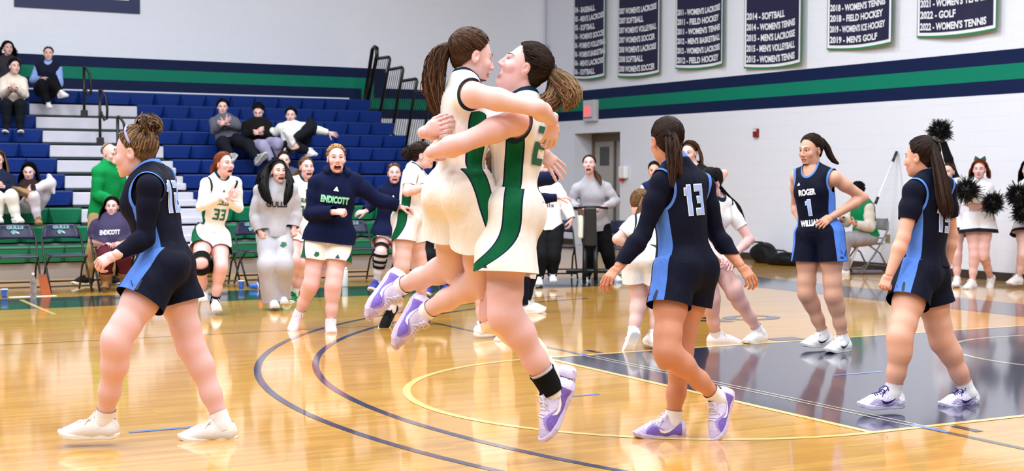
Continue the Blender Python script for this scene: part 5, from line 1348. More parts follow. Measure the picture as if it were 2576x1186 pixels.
# --- home team and bench
def home_front(num, word, txt_w=.14):
    def t(J, pr):
        drape_number(J, pr, 'jersey', num, T_gr, None, chest(J, .40), -J.sr, J.up, .13, .115)
        drape_text(J, pr, 'jersey', 'jersey_lettering', word, T_gr, chest(J, .60), -J.sr, J.up, txt_w, .05, bold=.05)
        triangle_mark(J, pr, 'jersey', chest(J, .80), -J.sr, J.up, .03, T_gr)
    return t
def c_home(J, pr, h, sleeve=None, txt=None, frac=.46, sw=.055):
    if sleeve: top_garment(J, pr, 'undershirt', fabric('white_undershirt', (238, 235, 234), .2), h, grow=.008, sleeve=sleeve, hem=.1, neck=.06, seed=2, armgrow=.010)
    top_garment(J, pr, 'jersey', C_home_top, h, grow=.013, hem=.10, neck=.066, loose=.0, seed=len(QA)+30, amp=.005)
    shorts(J, pr, C_home_sh, h, frac=frac, flare=.028, swoop=sw, seed=len(QA)+31, amp=.005)
    if txt: txt(J, pr)
sp = dict(id='33', q=1, H=1.68, D=14.55, pel=(532, 596), nek=(556, 446, -.06), hd=(564, 413, -.06), fp=30, fs=38, look=(52, 4, 0),
          sR=(520, 464, 0.0), eR=(505, 520, -.04), wR=(556, 500, -.18), hR=dict(to=(590, 484, -.04), palm=(.3, .5, .6), pose='clap'),
          sL=(592, 462, 0.0), eL=(600, 524, .02), wL=(570, 500, -.18), hL=dict(to=(586, 488, .02), palm=(-.4, -.5, -.5), pose='clap'),
          kR=(506, 662, -1), aR=(512, 738, .30), tR=(512, 770, -.1), kL=(556, 672, -1), aL=(540, 762, .08), tL=(546, 786, -.14))
def c33(J, pr, h):
    c_home(J, pr, h, 'long', home_front('33', 'GULLS'))
    limb_sleeve(J, pr, 'knee_brace', C_blksock, 'R', 'thigh', .80, 1.0, .016, h); limb_sleeve(J, pr, 'knee_brace', C_blksock, 'R', 'leg', 0.0, .25, .016, h)
    socks(J, pr, h, C_blksock, .80, .008, 'L'); socks(J, pr, h, C_sock, .84, .008, 'R')
make_person(sp, 'person in white jersey number 33 clapping with auburn hair and black knee brace', c33, hs('red', tie=(0, -.108, .0), tail=[([(545, 408, .06), (536, 425, .08), (532, 436, .08)], [.02, .03, .015])]), 'pink', 'open', 'u', (112, 62, 42), 'white')
sp = dict(id='grey', q=1, H=1.64, D=15.0, pel=(692, 592), nek=(694, 462, -.02), hd=(700, 432, -.05), fp=10, fs=15, look=(30, 4, 0),
          sR=(657, 482, 0.0), eR=(642, 544, .0), wR=(654, 584, -.08), hR=dict(to=(660, 600, -.02), palm=(.6, 0, -.6), pose='fist'),
          sL=(732, 480, 0.0), eL=(746, 536, .03), wL=(740, 574, -.08), hL=dict(to=(742, 590, -.02), palm=(-.6, 0, -.6), pose='fist'),
          kR=(674, 670, -1), aR=(684, 755, .12), tR=(692, 786, -.14), kL=(712, 668, -1), aL=(706, 745, .22), tL=(712, 770, -.1))
def cgrey(J, pr, h):
    m = fabric('grey_sweat', (182, 180, 190), .5)
    pants(J, pr, m, h, grow=.024, flare=.045, end=1.0); top_garment(J, pr, 'sweatshirt', m, h, grow=.028, sleeve='long', hem=-.02, neck=.06, loose=.03, seed=41, amp=.007, armgrow=.026)
    drape_text(J, pr, 'sweatshirt', 'chest_lettering', 'GULLS', T_nv, chest(J, .60, .14), -J.sr, J.up, .22, .06, bold=.04)
    drape_text(J, pr, 'pants', 'leg_emblem', '', T_gr, J.hip['L']*.75+J.kne['L']*.25+J.pf*.12, -J.pr, J.up, .07, .06, poly=([(0, .3), (.5, 0), (1, .4), (.9, .9), (.3, 1)], [(0, 1, 2, 3, 4)]))
make_person(sp, 'person in grey sweatsuit with very long black hair shouting beside number 33', cgrey, hs('black', loose=(.30, .05, .0), ears=False, thick=.004, wave=.08, tdens=1.5, tail=[([(686, 410, .02), (670, 430, -.03), (662, 458, -.13), (668, 490, -.20), (682, 512, -.22)], [.02, .035, .06, .055, .02]), ([(712, 411, .02), (724, 434, -.03), (729, 462, -.15), (724, 492, -.21), (716, 514, -.23)], [.02, .03, .042, .045, .02]), ([(684, 412, .04), (660, 440, .02), (644, 466, .0)], [.03, .05, .02])]), 'fair', 'open', shoes='white')
sp = dict(id='3x', q=1, H=1.66, D=16.1, pel=(756, 582), nek=(768, 452, -.02), hd=(771, 422, -.04), fp=20, fs=20, look=(28, 4, 0),
          eR=(742, 520, .0), wR=(748, 566, -.05), eL=(798, 520, .0), wL=(800, 566, -.05), kR=(742, 656, -1), aR=(724, 732, .12), tR=(722, 760, -.12), kL=(762, 660, -1), aL=(740, 744, .10), tL=(734, 766, -.12))
def c3x(J, pr, h): c_home(J, pr, h, None, home_front('35', 'GULLS')); socks(J, pr, h, t0=.74)
make_person(sp, 'person in white jersey laughing behind the navy hoodie, green shoes', c3x, hs('lbrown', tie=(0, -.108, .0), tail=[([(752, 430, .05), (742, 442, .07), (738, 456, .07)], [.02, .03, .01])]), 'pink', 'open', shoes='green')
sp = dict(id='hood', q=1, H=1.76, D=12.9, pel=(830, 590), nek=(848, 438, -.02), hd=(846, 399, -.06), fp=8, fs=10, look=(14, 3, 0),
          sR=(800, 462, 0.0), eR=(784, 540, -.04), wR=(842, 534, -.18), hR=dict(to=(880, 534, -.02), palm=(.2, -.5, -.6), pose='fist'),
          sL=(893, 460, 0.0), eL=(946, 502, .05), wL=(1004, 520, .05), hL=dict(to=(1030, 524, 0.0), palm=(0, -1, 0), pose='relax'),
          kR=(784, 712, -1), aR=(752, 790, .16), tR=(738, 826, -.10), fR=False, kL=(838, 716, -1), aL=(832, 815, .05), tL=(834, 852, -.16), legw=1.06, w=1.05)
def chood(J, pr, h):
    shorts(J, pr, C_home_sh, h, frac=.52, flare=.030, swoop=.06, seed=45); m = fabric('navy_hoodie', (10, 18, 52), .5)
    top_garment(J, pr, 'hoodie', m, h, grow=.026, sleeve='long', hem=-.13, neck=.064, vneck=.02, loose=.034, seed=46, amp=.007, armgrow=.028)
    mb = MB(); mb.tube([J.nek+(J.sr*math.cos(a)*.098-J.sf*math.sin(a)*.098+J.up*(.02+.025*math.sin(a)))*J.s for a in np.linspace(-.9, 4.04, 14)], .036*J.s, 8); mb.build('hood', m, pr, smooth=True)
    drape_text(J, pr, 'hoodie', 'chest_lettering', 'ENDICOTT', T_lg, chest(J, .58, .15), -J.sr, J.up, .25, .065, outline=T_gr, bold=.05)
    triangle_mark(J, pr, 'hoodie', chest(J, .76, .15), -J.sr, J.up, .05, T_wh)
    drape_text(J, pr, 'shorts', 'shorts_emblem', '', T_gr, J.hip['R']*.62+J.kne['R']*.38+J.pf*.12, -J.pr, J.up, .05, .05, poly=([(0, .3), (.5, 0), (1, .4), (.9, .9), (.3, 1)], [(0, 1, 2, 3, 4)]))
    triangle_mark(J, pr, 'shorts', J.hip['L']*.62+J.kne['L']*.38+J.pf*.12, -J.pr, J.up, .045, T_nv)
    socks(J, pr, h, t0=.86)
make_person(sp, 'person in navy hoodie and white shorts running forward with mouth wide open, pink shoes', chood, hs('blond', tie=(0, -.108, .04)), 'pink', 'wide', 'u', (112, 76, 50), 'pink')
sp = dict(id='brace', q=0, H=1.66, D=16.9, pel=(984, 574), nek=(990, 468, -.02), hd=(992, 437, -.04), fp=5, fs=5, look=(8, 3, 0),
          sR=(962, 484, 0.0), eR=(936, 512, .05), wR=(920, 532, -.12), hR=dict(to=(906, 534, -.02), palm=(0, -.5, -.5), pose='relax'), eL=(1024, 520, .0), wL=(1020, 560, -.05),
          kR=(958, 636, -1), aR=(948, 712, .10), tR=(936, 744, -.14), kL=(1002, 640, -1), aL=(1000, 712, .1), tL=(1004, 740, -.14))
def cbrace(J, pr, h):
    shorts(J, pr, C_home_sh, h, frac=.62, flare=.03, swoop=.06); m = fabric('navy_hoodie', (10, 18, 52), .5)
    top_garment(J, pr, 'hoodie', m, h, grow=.026, sleeve='long', hem=-.16, neck=.056, loose=.035, seed=51, amp=.007, armgrow=.026)
    drape_text(J, pr, 'hoodie', 'chest_lettering', 'ENDICOTT', T_lg, chest(J, .55, .15), -J.sr, J.up, .25, .06, outline=T_gr, bold=.05)
    triangle_mark(J, pr, 'hoodie', chest(J, .74, .15), -J.sr, J.up, .05, T_wh)
    limb_sleeve(J, pr, 'white_tights', fabric('white_tights', (214, 210, 222)), 'R', 'leg', -.02, 1.05, .006, h)
    for a, b in ((.0, .10), (.22, .32), (.40, .50)): limb_sleeve(J, pr, 'brace_strap', C_blksock, 'R', 'leg', a, b, .020, h)
    limb_sleeve(J, pr, 'brace_strap', C_blksock, 'R', 'thigh', .78, .90, .016, h)
make_person(sp, 'person in navy hoodie cheering with a strapped black knee brace', cbrace, hs('lbrown', tie=(0, -.105, .04)), 'pink', 'open', shoes='blue')
sp = dict(id='wtee', q=1, H=1.74, D=13.2, pel=(1030, 552), nek=(1044, 424, 0.0), hd=(1062, 392, 0.0), fp=75, fs=80, look=(88, 0, 0),
          sR=(1032, 440, -.02), eR=(1024, 484, -.10), wR=(1078, 468, -.04), hR=dict(to=(1100, 462, 0.0), palm=(0, 0, -1), pose='relax'), eL=(1080, 470, .1), wL=(1110, 450, .1),
          kR=(1012, 668, -.06), aR=(984, 778, .10), tR=(966, 826, -.02), fR=False, kL=(1056, 668, .05), aL=(1064, 760, .1), tL=(1090, 790, .0))
def cwtee(J, pr, h): c_home(J, pr, h, 'short', None, sw=-.08); socks(J, pr, h, t0=.86)
make_person(sp, 'person in white uniform facing right behind the two hugging players, hair in a bun', cwtee, hs('dark', tie=(0, -.11, .03), bun=((0, -.135, .02), .05), mess=1.5), 'fair', 'smile', shoes='black')
sp = dict(id='darkseat', q=0, H=1.70, D=16.9, pel=(1092, 636), nek=(1096, 530, .04), hd=(1104, 496, .0), fp=0, eR=(1072, 585, .0), wR=(1100, 606, -.16), hR=dict(to=(1100, 626, -.06), palm=(0, 0, -1), pose='relax'), eL=(1126, 585, .0), wL=(1120, 620, -.16),
          kR=(1076, 650, -.40), aR=(1078, 724, .03), tR=(1074, 742, -.14), kL=(1116, 650, -.40), aL=(1118, 722, .04), tL=(1124, 740, -.14))
make_person(sp, 'person in black clothes seated on the bench behind the hugging players', simple((20, 20, 24), 'black_clothes', (18, 18, 22), 'black_pants', hem=-.05, loose=.02), hs('dark', short=True), 'fair', shoes='blue')
sp = dict(id='behind', q=0, H=1.70, D=12.2, pel=(1250, 598), nek=(1246, 452, 0.0), hd=(1250, 412, 0.0), fp=170, fs=170, look=(150, 0, 0), eL=(1214, 520, .0), wL=(1222, 570, .05), eR=(1290, 520, .0), wR=(1280, 570, .05),
          kL=(1212, 724, .05), aL=(1212, 822, .02), tL=(1232, 846, .06), kR=(1276, 730, .0), aR=(1272, 836, .10), tR=(1262, 866, -.1), legw=.95)
def cbeh(J, pr, h): c_home(J, pr, h, None, None); socks(J, pr, h, t0=.84)
make_person(sp, 'person in white uniform mostly hidden behind the hugging players, only cream shoes showing', cbeh, hs('brown', tie=(0, -.11, .03)), 'fair', shoes='cream')
sp = dict(id='navyhug', q=0, H=1.68, D=14.6, pel=(1318, 590), nek=(1322, 458, 0.0), hd=(1316, 424, 0.0), fp=60, fs=60, look=(60, 0, 0), sR=(1334, 452, -.05), eR=(1392, 446, -.0), wR=(1352, 462, .1), hR=dict(pose='relax'), sL=(1336, 480, 0.0), eL=(1356, 500, .05), wL=(1404, 497, .0), hL=dict(to=(1424, 496, 0.0), palm=(0, -1, -.3), pose='relax'),
          kR=(1312, 692, .0), aR=(1318, 768, .05), tR=(1346, 790, .0), kL=(1330, 690, .1), aL=(1320, 764, .05), tL=(1350, 784, .0))
make_person(sp, 'person in navy sleeves reaching out behind the lifting player', simple((18, 26, 62), 'navy_sleeves', (18, 22, 40), 'navy_pants', hem=-.05, loose=.02), hs('brown', tie=(0, -.11, .03)), 'fair', shoes='white')
sp = dict(id='whood', q=0, H=1.70, D=18.3, pel=(1380, 572), nek=(1370, 456, 0.0), hd=(1366, 424, -.05), fp=0, fs=-5, look=(-5, 3, 0), sR=(1342, 475, 0.0), eR=(1328, 522, .0), wR=(1340, 560, -.1), sL=(1400, 474, 0.0), eL=(1424, 518, .0), wL=(1438, 552, -.08), hL=dict(to=(1434, 572, 0.0), palm=(-.8, 0, -.3), pose='relax'),
          kR=(1364, 642, -1), aR=(1356, 702, .05), tR=(1356, 724, -.14), kL=(1394, 642, -1), aL=(1388, 694, .12), tL=(1392, 712, -.14))
def t_gulls(J, pr): drape_text(J, pr, 'top', 'chest_lettering', 'gulls', T_nv, chest(J, .45, .15), -J.sr, J.up, .20, .07, bold=.01)
make_person(sp, 'person in white hoodie and black trousers shouting beside the folding chair', simple((236, 234, 240), 'white_hoodie', (20, 20, 24), 'black_pants', hem=-.06, loose=.035, grow=.026, text=t_gulls), hs('brown', tie=(0, -.1, .05)), 'pink', 'open', shoes='whiteblk')
sp = dict(id='greysw', q=0, H=1.76, D=18.9, pel=(1498, 568), nek=(1487, 452, -.08), hd=(1482, 414, -.08), fp=-4, fs=-6, look=(-8, 10, 0), sR=(1452, 476, 0.0), eR=(1434, 512, .02), wR=(1454, 523, -.18), hR=dict(to=(1470, 525, -.05), palm=(0, -1, 0), pose='grip'), sL=(1526, 474, 0.0), eL=(1550, 508, .0), wL=(1518, 521, -.18), hL=dict(to=(1504, 523, -.05), palm=(0, -1, 0), pose='grip'),
          kR=(1488, 640, .0), aR=(1474, 702, .1), tR=(1470, 716, -.14), kL=(1528, 636, .0), aL=(1542, 694, .16), tL=(1552, 704, -.1))
make_person(sp, 'person in grey sweatshirt shouting while holding the handles of the black cart', simple((170, 168, 178), 'grey_sweatshirt', (16, 16, 18), 'black_pants', hem=-.10, loose=.04, grow=.018), hs('brown', tie=(0, -.1, .02), tail=[([(1496, 432, .02), (1506, 448, -.02), (1512, 466, -.06)], [.02, .035, .012])]), 'pink', 'wide', shoes='white')
sp = dict(id='vest', q=0, H=1.66, D=18.6, pel=(1652, 574), nek=(1650, 462, 0.0), hd=(1646, 430, -.03), fp=-5, look=(-10, -4, 0), sR=(1626, 474, 0.0), eR=(1612, 508, .0), wR=(1646, 512, -.15), eL=(1684, 520, .0), wL=(1660, 520, -.12),
          kR=(1638, 642, .0), aR=(1640, 700, .05), tR=(1640, 716, -.14), kL=(1668, 642, .0), aL=(1668, 700, .05), tL=(1668, 716, -.14))
def cvest(J, pr, h):
    pants(J, pr, fabric('dark_pants', (40, 40, 50)), h); top_garment(J, pr, 'shirt', fabric('white_undershirt', (238, 235, 234), .2), h, grow=.016, sleeve='long', hem=-.05, neck=.06, armgrow=.018)
    top_garment(J, pr, 'vest', fabric('navy_vest', (24, 34, 72)), h, grow=.028, sleeve='none', hem=-.05, neck=.055, armhole=.85)
make_person(sp, 'person in navy vest over white sleeves half hidden behind player number 13', cvest, hs('black', tie=(0, -.1, .05)), 'med', shoes='black')
sp = dict(id='blacktee', q=0, H=1.76, D=15.6, pel=(1768, 560), nek=(1750, 424, 0.0), hd=(1734, 386, 0.0), fp=-25, fs=-25, look=(-30, -2, 0), sL=(1786, 440, 0.0), eL=(1822, 436, .12), wL=(1790, 480, -.12), hL=dict(pose='relax'), eR=(1726, 500, .05), wR=(1740, 550, -.1),
          kR=(1750, 672, .0), aR=(1752, 752, .05), tR=(1744, 770, -.14), kL=(1782, 672, .0), aL=(1784, 752, .05), tL=(1782, 770, -.14))
make_person(sp, 'person in black T-shirt with long brown hair and elbow out, behind player 13', simple((20, 20, 22), 'black_tee', (26, 26, 30), 'black_pants', sleeve='short', hem=-.08, loose=.02), hs('brown', loose=(.20, .03, .1), ears=False), 'fair', 'smile', shoes='black')
sp = dict(id='wbent', q=1, H=1.68, D=11.5, pel=(1622, 650), nek=(1642, 540, .22), hd=(1610, 516, .10), fp=155, fs=165, look=(150, -40, 0), sL=(1596, 562, -.05), eL=(1552, 602, -.02), wL=(1590, 614, .05), hL=dict(pose='relax'), eR=(1700, 600, .0), wR=(1690, 650, .1),
          kL=(1610, 756, .06), aL=(1592, 842, -.10), tL=(1578, 890, .0), fL=False, kR=(1656, 760, .1), aR=(1648, 846, -.05), tR=(1636, 862, .12))
def cwb(J, pr, h): c_home(J, pr, h, 'short', None, frac=.52, sw=.0); socks(J, pr, h, t0=.82)
make_person(sp, 'person in white uniform bending over with light brown ponytail behind player 13', cwb, hs('lbrown', tie=(0, -.11, .05), tail=[([(1618, 502, -.10), (1612, 528, -.14), (1604, 548, -.15), (1598, 572, -.16)], [.02, .035, .03, .01])], tip=.6), 'fair', shoes='white')
sp = dict(id='wknee', q=1, H=1.70, D=12.0, pel=(1776, 632), nek=(1800, 500, -.08), hd=(1786, 462, -.10), fp=60, fs=40, look=(-40, -30, 0), sR=(1772, 520, -.0), eR=(1752, 600, -.05), wR=(1800, 640, -.1), sL=(1830, 520, 0.0), eL=(1886, 604, -.04), wL=(1846, 642, -.14), hL=dict(to=(1832, 670, -.05), palm=(-.3, -.3, .6), pose='open'),
          kR=(1790, 752, .0), aR=(1800, 846, .15), tR=(1830, 866, .0), kL=(1846, 730, -.16), aL=(1912, 838, .18), tL=(1878, 866, -.14), legw=1.06)
def cwk(J, pr, h): c_home(J, pr, h, 'short', None, frac=.52, sw=.10); socks(J, pr, h, t0=.84)
make_person(sp, 'person in white uniform leaning with a hand on one knee beside player 13', cwk, hs('black', tie=(0, -.11, .04), tail=[([(1800, 456, .05), (1832, 496, .20), (1854, 520, .22), (1866, 545, .22), (1876, 566, .22)], [.012, .016, .026, .020, .006])]), 'pink', shoes='white')

# --- right wall people
sp = dict(id='green', q=0, H=1.68, D=20.6, pel=(2176, 596), nek=(2170, 508, .02), hd=(2158, 480, .0), fp=-62, fs=-62, look=(-70, -20, 0), sL=(2184, 524, -.0), eL=(2190, 572, -.06), wL=(2150, 564, -.1), hL=dict(to=(2134, 556, -.03), palm=(0, .6, -.4), pose='half'), eR=(2130, 560, .0), wR=(2118, 552, -.1), hR=dict(pose='half'),
          kL=(2122, 604, -.14), aL=(2126, 680, .02), tL=(2106, 694, -.03), kR=(2110, 604, .06), aR=(2104, 668, .02), tR=(2084, 680, -.03), footk=.9)
def cgreen(J, pr, h):
    pants(J, pr, fabric('grey_trousers', (150, 144, 150)), h, grow=.03); top_garment(J, pr, 'sweatshirt', fabric('beige_sweatshirt', (206, 196, 184)), h, grow=.028, sleeve='long', hem=-.02, neck=.06, loose=.03, armgrow=.03)
    top_garment(J, pr, 'vest', cloth_mat('green_vest', (10, 120, 72), [('tt', .30, .42, (200, 214, 208))], rough=.85), h, grow=.040, sleeve='none', hem=-.02, neck=.07, loose=.03, armhole=1.0)
make_person(sp, 'person in green vest and beige sweatshirt seated on a folding chair by the right wall', cgreen, hs('black', short=True), 'med', shoes='white')
CHW = cloth_mat('cheer_top', (238, 236, 240), [('lat', -.05, .05, (20, 60, 48))], rough=.7); CHS = cloth_mat('cheer_skirt', (236, 234, 240), [('hem', -.1, .045, (20, 26, 40))], rough=.7, bump=.5)
def ccheer(J, pr, h):
    top_garment(J, pr, 'cheer_top', fabric('cheer_white', (236, 234, 240)), h, grow=.014, sleeve='long', hem=.42, neck=.06, armgrow=.012)
    shorts(J, pr, CHS, h, frac=.34, flare=.075, waist=.20, grow=.018); socks(J, pr, h, t0=.9)
POM = mat('black_pom', (14, 14, 16), .45)
def pom(c, r, label, seed):
    rg = np.random.RandomState(seed); S_ = 900; d = rg.normal(size=(S_, 3)); d /= np.linalg.norm(d, axis=1, keepdims=True); L_ = rg.uniform(.72, .98, (S_, 1)); b = rg.normal(size=(S_, 3))*.45
    t = np.linspace(0, 1, 5); path = np.stack([c+d*r*L_*x+b*r*x*x*.6 for x in t], 1); V, F, N = tubes(path, np.array([.006, .007, .007, .006, .004]))
    root = thing('pom_pom', c, label, 'pom-pom', 'black pom-poms')
    np_obj('streamers', V, F, POM, root, None, smooth=False)['kind'] = 'stuff'
    MB().lathe([(math.sin(a)*r*.72, -math.cos(a)*r*.72) for a in np.linspace(.1, 3.04, 9)], c=c, n=12).build('core', POM, root)
    MB().lathe([(.012, -.05), (.018, 0), (.012, .05)], c=c, n=8).build('handle', M_black, root)
sp = dict(id='ch1', q=0, H=1.66, D=18.0, pel=(2462, 552), nek=(2462, 456, 0.0), hd=(2464, 428, -.03), fp=-12, fs=-10, look=(-25, 3, 0), sR=(2438, 472, 0.0), eR=(2436, 514, .02), wR=(2436, 484, -.18), hR=dict(pose='fist'), sL=(2486, 472, 0.0), eL=(2500, 510, .02), wL=(2492, 506, -.20), hL=dict(pose='fist'),
          kR=(2452, 640, -1), aR=(2446, 712, .05), tR=(2430, 730, -.14), kL=(2474, 640, -1), aL=(2492, 700, .28), tL=(2490, 726, -.02), fL=False)
def cbow(J, pr, h):
    ccheer(J, pr, h); c = hl(J, (0, -.05, .135)); mb = MB()
    for q in (-1, 1): mb.prism([(0, -.012), (q*.06, -.045), (q*.075, .0), (q*.06, .05), (0, .012)], c, J.hr, J.hu, J.hf*.014)
    mb.build('hair_bow', mat('green_bow', (10, 70, 52), .6), pr)
make_person(sp, 'person in white cheerleading outfit with green hair bow holding pom-poms by the right wall', cbow, hs('red', loose=(.14, .03, .05), ears=False), 'pink', 'smile', 'u', shoes='white')
sp = dict(id='ch2', q=0, H=1.66, D=18.4, pel=(2392, 560), nek=(2390, 464, 0.0), hd=(2386, 434, -.03), fp=-20, fs=-20, look=(-40, 3, 0), sR=(2368, 478, 0.0), eR=(2362, 520, .02), wR=(2372, 560, -.1), sL=(2410, 474, 0.0), eL=(2392, 420, .06), wL=(2372, 356, .0), hL=dict(pose='fist'),
          kR=(2376, 640, -1), aR=(2380, 706, .05), tR=(2370, 722, -.14), kL=(2406, 640, -1), aL=(2408, 704, .05), tL=(2404, 722, -.14))
def ccheer2(J, pr, h):
    ccheer(J, pr, h); limb_sleeve(J, pr, 'black_sleeve', C_blksock, 'L', 'fore', .0, .98, .018, h); limb_sleeve(J, pr, 'black_sleeve', C_blksock, 'L', 'upper', .45, 1.0, .018, h)
make_person(sp, 'person cheering with one black sleeved arm raised behind player 15', ccheer2, hs('brown', tie=(0, -.1, .06)), 'fair', 'smile', shoes='white')
sp = dict(id='ch3', q=0, H=1.66, D=18.2, pel=(2592, 560), nek=(2590, 458, 0.0), hd=(2588, 428, -.03), fp=-15, fs=-15, look=(-30, 3, 0), sR=(2566, 474, 0.0), eR=(2556, 516, .02), wR=(2562, 484, -.18), hR=dict(pose='fist'), sL=(2616, 474, 0.0), eL=(2620, 510, .02), wL=(2596, 520, -.15),
          kR=(2574, 640, -1), aR=(2562, 700, .12), tR=(2538, 716, -.10), kL=(2602, 640, -1), aL=(2604, 704, .05), tL=(2600, 722, -.14))
make_person(sp, 'person in white cheerleading skirt cut off at the right edge', ccheer, hs('black', loose=(.2, .03, .05), ears=False), 'fair', shoes='white')
pom(at(2432, 480, 17.7), .14, 'black pom-pom held at the chest by the bow-haired cheerleader', 1)
pom(at(2498, 512, 17.7), .12, 'lower black pom-pom held by the bow-haired cheerleader', 2)
pom(at(2364, 330, 18.4), .135, 'black pom-pom held up high above player 15', 3)
pom(at(2562, 492, 17.9), .14, 'upper black pom-pom at the right edge of the picture', 4)
pom(at(2574, 535, 17.9), .125, 'lower black pom-pom at the right edge of the picture', 5)
# --- people on the bleachers and benches
sp = dict(id='jacket', q=0, male=1, H=1.80, D=18.1, pel=(262, 542), nek=(270, 418, 0.0), hd=(276, 388, -.0), fp=55, fs=55, look=(62, -10, 0), sR=(248, 436, 0.0), eR=(244, 492, -.05), wR=(286, 508, -.04), hR=dict(pose='relax'), sL=(298, 434, 0.0), eL=(304, 492, .0), wL=(312, 530, -.05), hL=dict(pose='relax'),
          kR=(240, 620, -.1), aR=(222, 698, .10), tR=(208, 715, -.06), kL=(276, 624, -.0), aL=(276, 700, .1), tL=(290, 712, -.04))
def cjk(J, pr, h):
    pants(J, pr, fabric('khaki_pants', (170, 140, 104)), h); m = fabric('green_jacket', (8, 128, 66), .5); top_garment(J, pr, 'jacket', m, h, grow=.030, sleeve='long', hem=-.10, neck=.05, loose=.04, amp=.008, armgrow=.028)
    mb = MB(); mb.tube([J.nek+(J.sr*math.cos(a)*.07+J.sf*math.sin(a)*.07+J.up*.045)*J.s for a in np.linspace(0, 6.28, 15)], .018, 6); mb.build('collar', m, pr, smooth=True)
make_person(sp, 'person in bright green jacket and khaki trousers standing behind the chairs', cjk, dict(c1=(128, 112, 104), c2=(176, 160, 150), short=True, recede=.095, puff=.001), 'fair', shoes='black')
sp = dict(id='maroon', q=0, H=1.64, D=17.4, pel=(286, 626), nek=(284, 552, .02), hd=(282, 521, -.03), fp=5, fs=5, look=(8, 4, 0), sR=(246, 570, 0.0), eR=(232, 606, -.02), wR=(262, 612, -.2), hR=dict(to=(276, 614, -.04), palm=(0, -1, 0), pose='relax'), sL=(324, 568, 0.0), eL=(338, 600, .0), wL=(306, 612, -.2), hL=dict(pose='relax'),
          kR=(266, 646, -.40), aR=(268, 712, .10), tR=(264, 736, -.12), kL=(310, 646, -.40), aL=(316, 706, .14), tL=(320, 730, -.12), w=1.35, belly=1.0, armw=1.3, legw=1.15, bust=1.25)
def cmar(J, pr, h):
    pants(J, pr, fabric('maroon_pants', (84, 28, 40)), h, grow=.012); top_garment(J, pr, 'shirt', fabric('purple_grey_tee', (62, 54, 84)), h, grow=.018, sleeve='half', hem=-.02, neck=.075, loose=.02, armgrow=.03)
    drape_text(J, pr, 'shirt', 'chest_lettering', 'ENDICOTT', T_wh, chest(J, .52, .2), -J.sr, J.up, .24, .06, bold=.03)
    for k in 'LR': limb_sleeve(J, pr, 'boot_shaft', _plain((140, 98, 62)), k, 'leg', .62, 1.05, .022, h)
make_person(sp, 'person in dark purple T-shirt and maroon trousers seated on the bench with long hair', cmar, hs('dark', loose=(.26, .05, .15), ears=False, fwd=.10), 'pink', 'smile', shoes='boot')
sp = dict(id='blond', q=0, H=1.66, D=19.6, pel=(2, 516), nek=(-2, 436, .04), hd=(-6, 402, .0), fp=10, fs=10, look=(20, -10, 0), sL=(24, 450, 0.0), eL=(34, 478, -.05), wL=(8, 470, -.18), hL=dict(pose='half'), eR=(-40, 480, -.05), wR=(-14, 470, -.15),
          kL=(28, 492, -.38), aL=(40, 546, .05), tL=(50, 560, -.10), kR=(-6, 496, -.38), aR=(-4, 546, .05), tR=(0, 560, -.14))
make_person(sp, 'person with long blond hair in white trousers seated at the left edge', simple((26, 30, 54), 'navy_sweater', (226, 222, 216), 'white_pants', hem=-.02, loose=.02), hs('lbrown', loose=(.32, .04, .2), ears=False), 'fair', shoes='white')
sp = dict(id='blackh', q=0, H=1.66, D=19.7, pel=(76, 516), nek=(72, 462, .08), hd=(73, 432, .0), fp=15, fs=10, look=(10, -12, 0), sR=(50, 478, 0.0), eR=(46, 505, -.04), wR=(70, 482, -.18), hR=dict(to=(80, 474, -.02), palm=(0, 0, 1), pose='grip'), sL=(96, 476, 0.0), eL=(102, 505, -.02), wL=(84, 484, -.2), hL=dict(pose='grip'),
          kR=(84, 494, -.40), aR=(96, 552, .06), tR=(98, 566, -.14), kL=(128, 462, -.12), aL=(72, 484, -.28), tL=(58, 482, -.03), fL=False)
make_person(sp, 'person with long black hair and pale grey trousers looking at a phone, ankle on knee', simple((44, 30, 30), 'dark_brown_top', (196, 190, 204), 'pale_grey_pants', hem=-.02, loose=.02, pgrow=.008), hs('black', loose=(.30, .05, .15), ears=False), 'fair', shoes='tan')
sp = dict(id='cream', q=0, male=1, H=1.74, D=23.0, pel=(34, 268), nek=(32, 194, -.08), hd=(36, 168, -.10), fp=15, fs=10, look=(40, 2, 0), sR=(10, 206, 0.0), eR=(8, 238, -.10), wR=(28, 224, -.26), hR=dict(pose='fist'), sL=(56, 206, 0.0), eL=(62, 238, -.10), wL=(38, 224, -.26), hL=dict(pose='fist'),
          kR=(16, 262, -.42), aR=(18, 322, .05), tR=(14, 334, -.14), kL=(52, 262, -.42), aL=(50, 322, .05), tL=(52, 334, -.14))
make_person(sp, 'person in cream sweater and dark trousers seated on the upper left bleachers', simple((226, 214, 202), 'cream_sweater', (22, 24, 32), 'dark_jeans', hem=-.02, loose=.03, grow=.024), hs('black', short=True), 'fair', shoes='black')
sp = dict(id='top', q=0, H=1.66, D=24.3, pel=(16, 218), nek=(18, 146, .0), hd=(20, 122, -.03), fp=20, fs=20, look=(35, 2, 0), eR=(-6, 190, .0), wR=(4, 205, -.15), eL=(40, 186, .0), wL=(30, 205, -.15), kR=(4, 218, -.4), aR=(4, 270, .05), tR=(4, 280, -.14), kL=(30, 218, -.4), aL=(30, 270, .05), tL=(30, 280, -.14))
make_person(sp, 'person with curly dark hair seated on the top bleacher row at the left edge', simple((50, 48, 54), 'charcoal_top', (30, 34, 50), 'dark_jeans', hem=-.02), hs('dark', loose=(.16, .05, .15), ears=False, wave=.5), 'fair', 'smile', shoes='white')
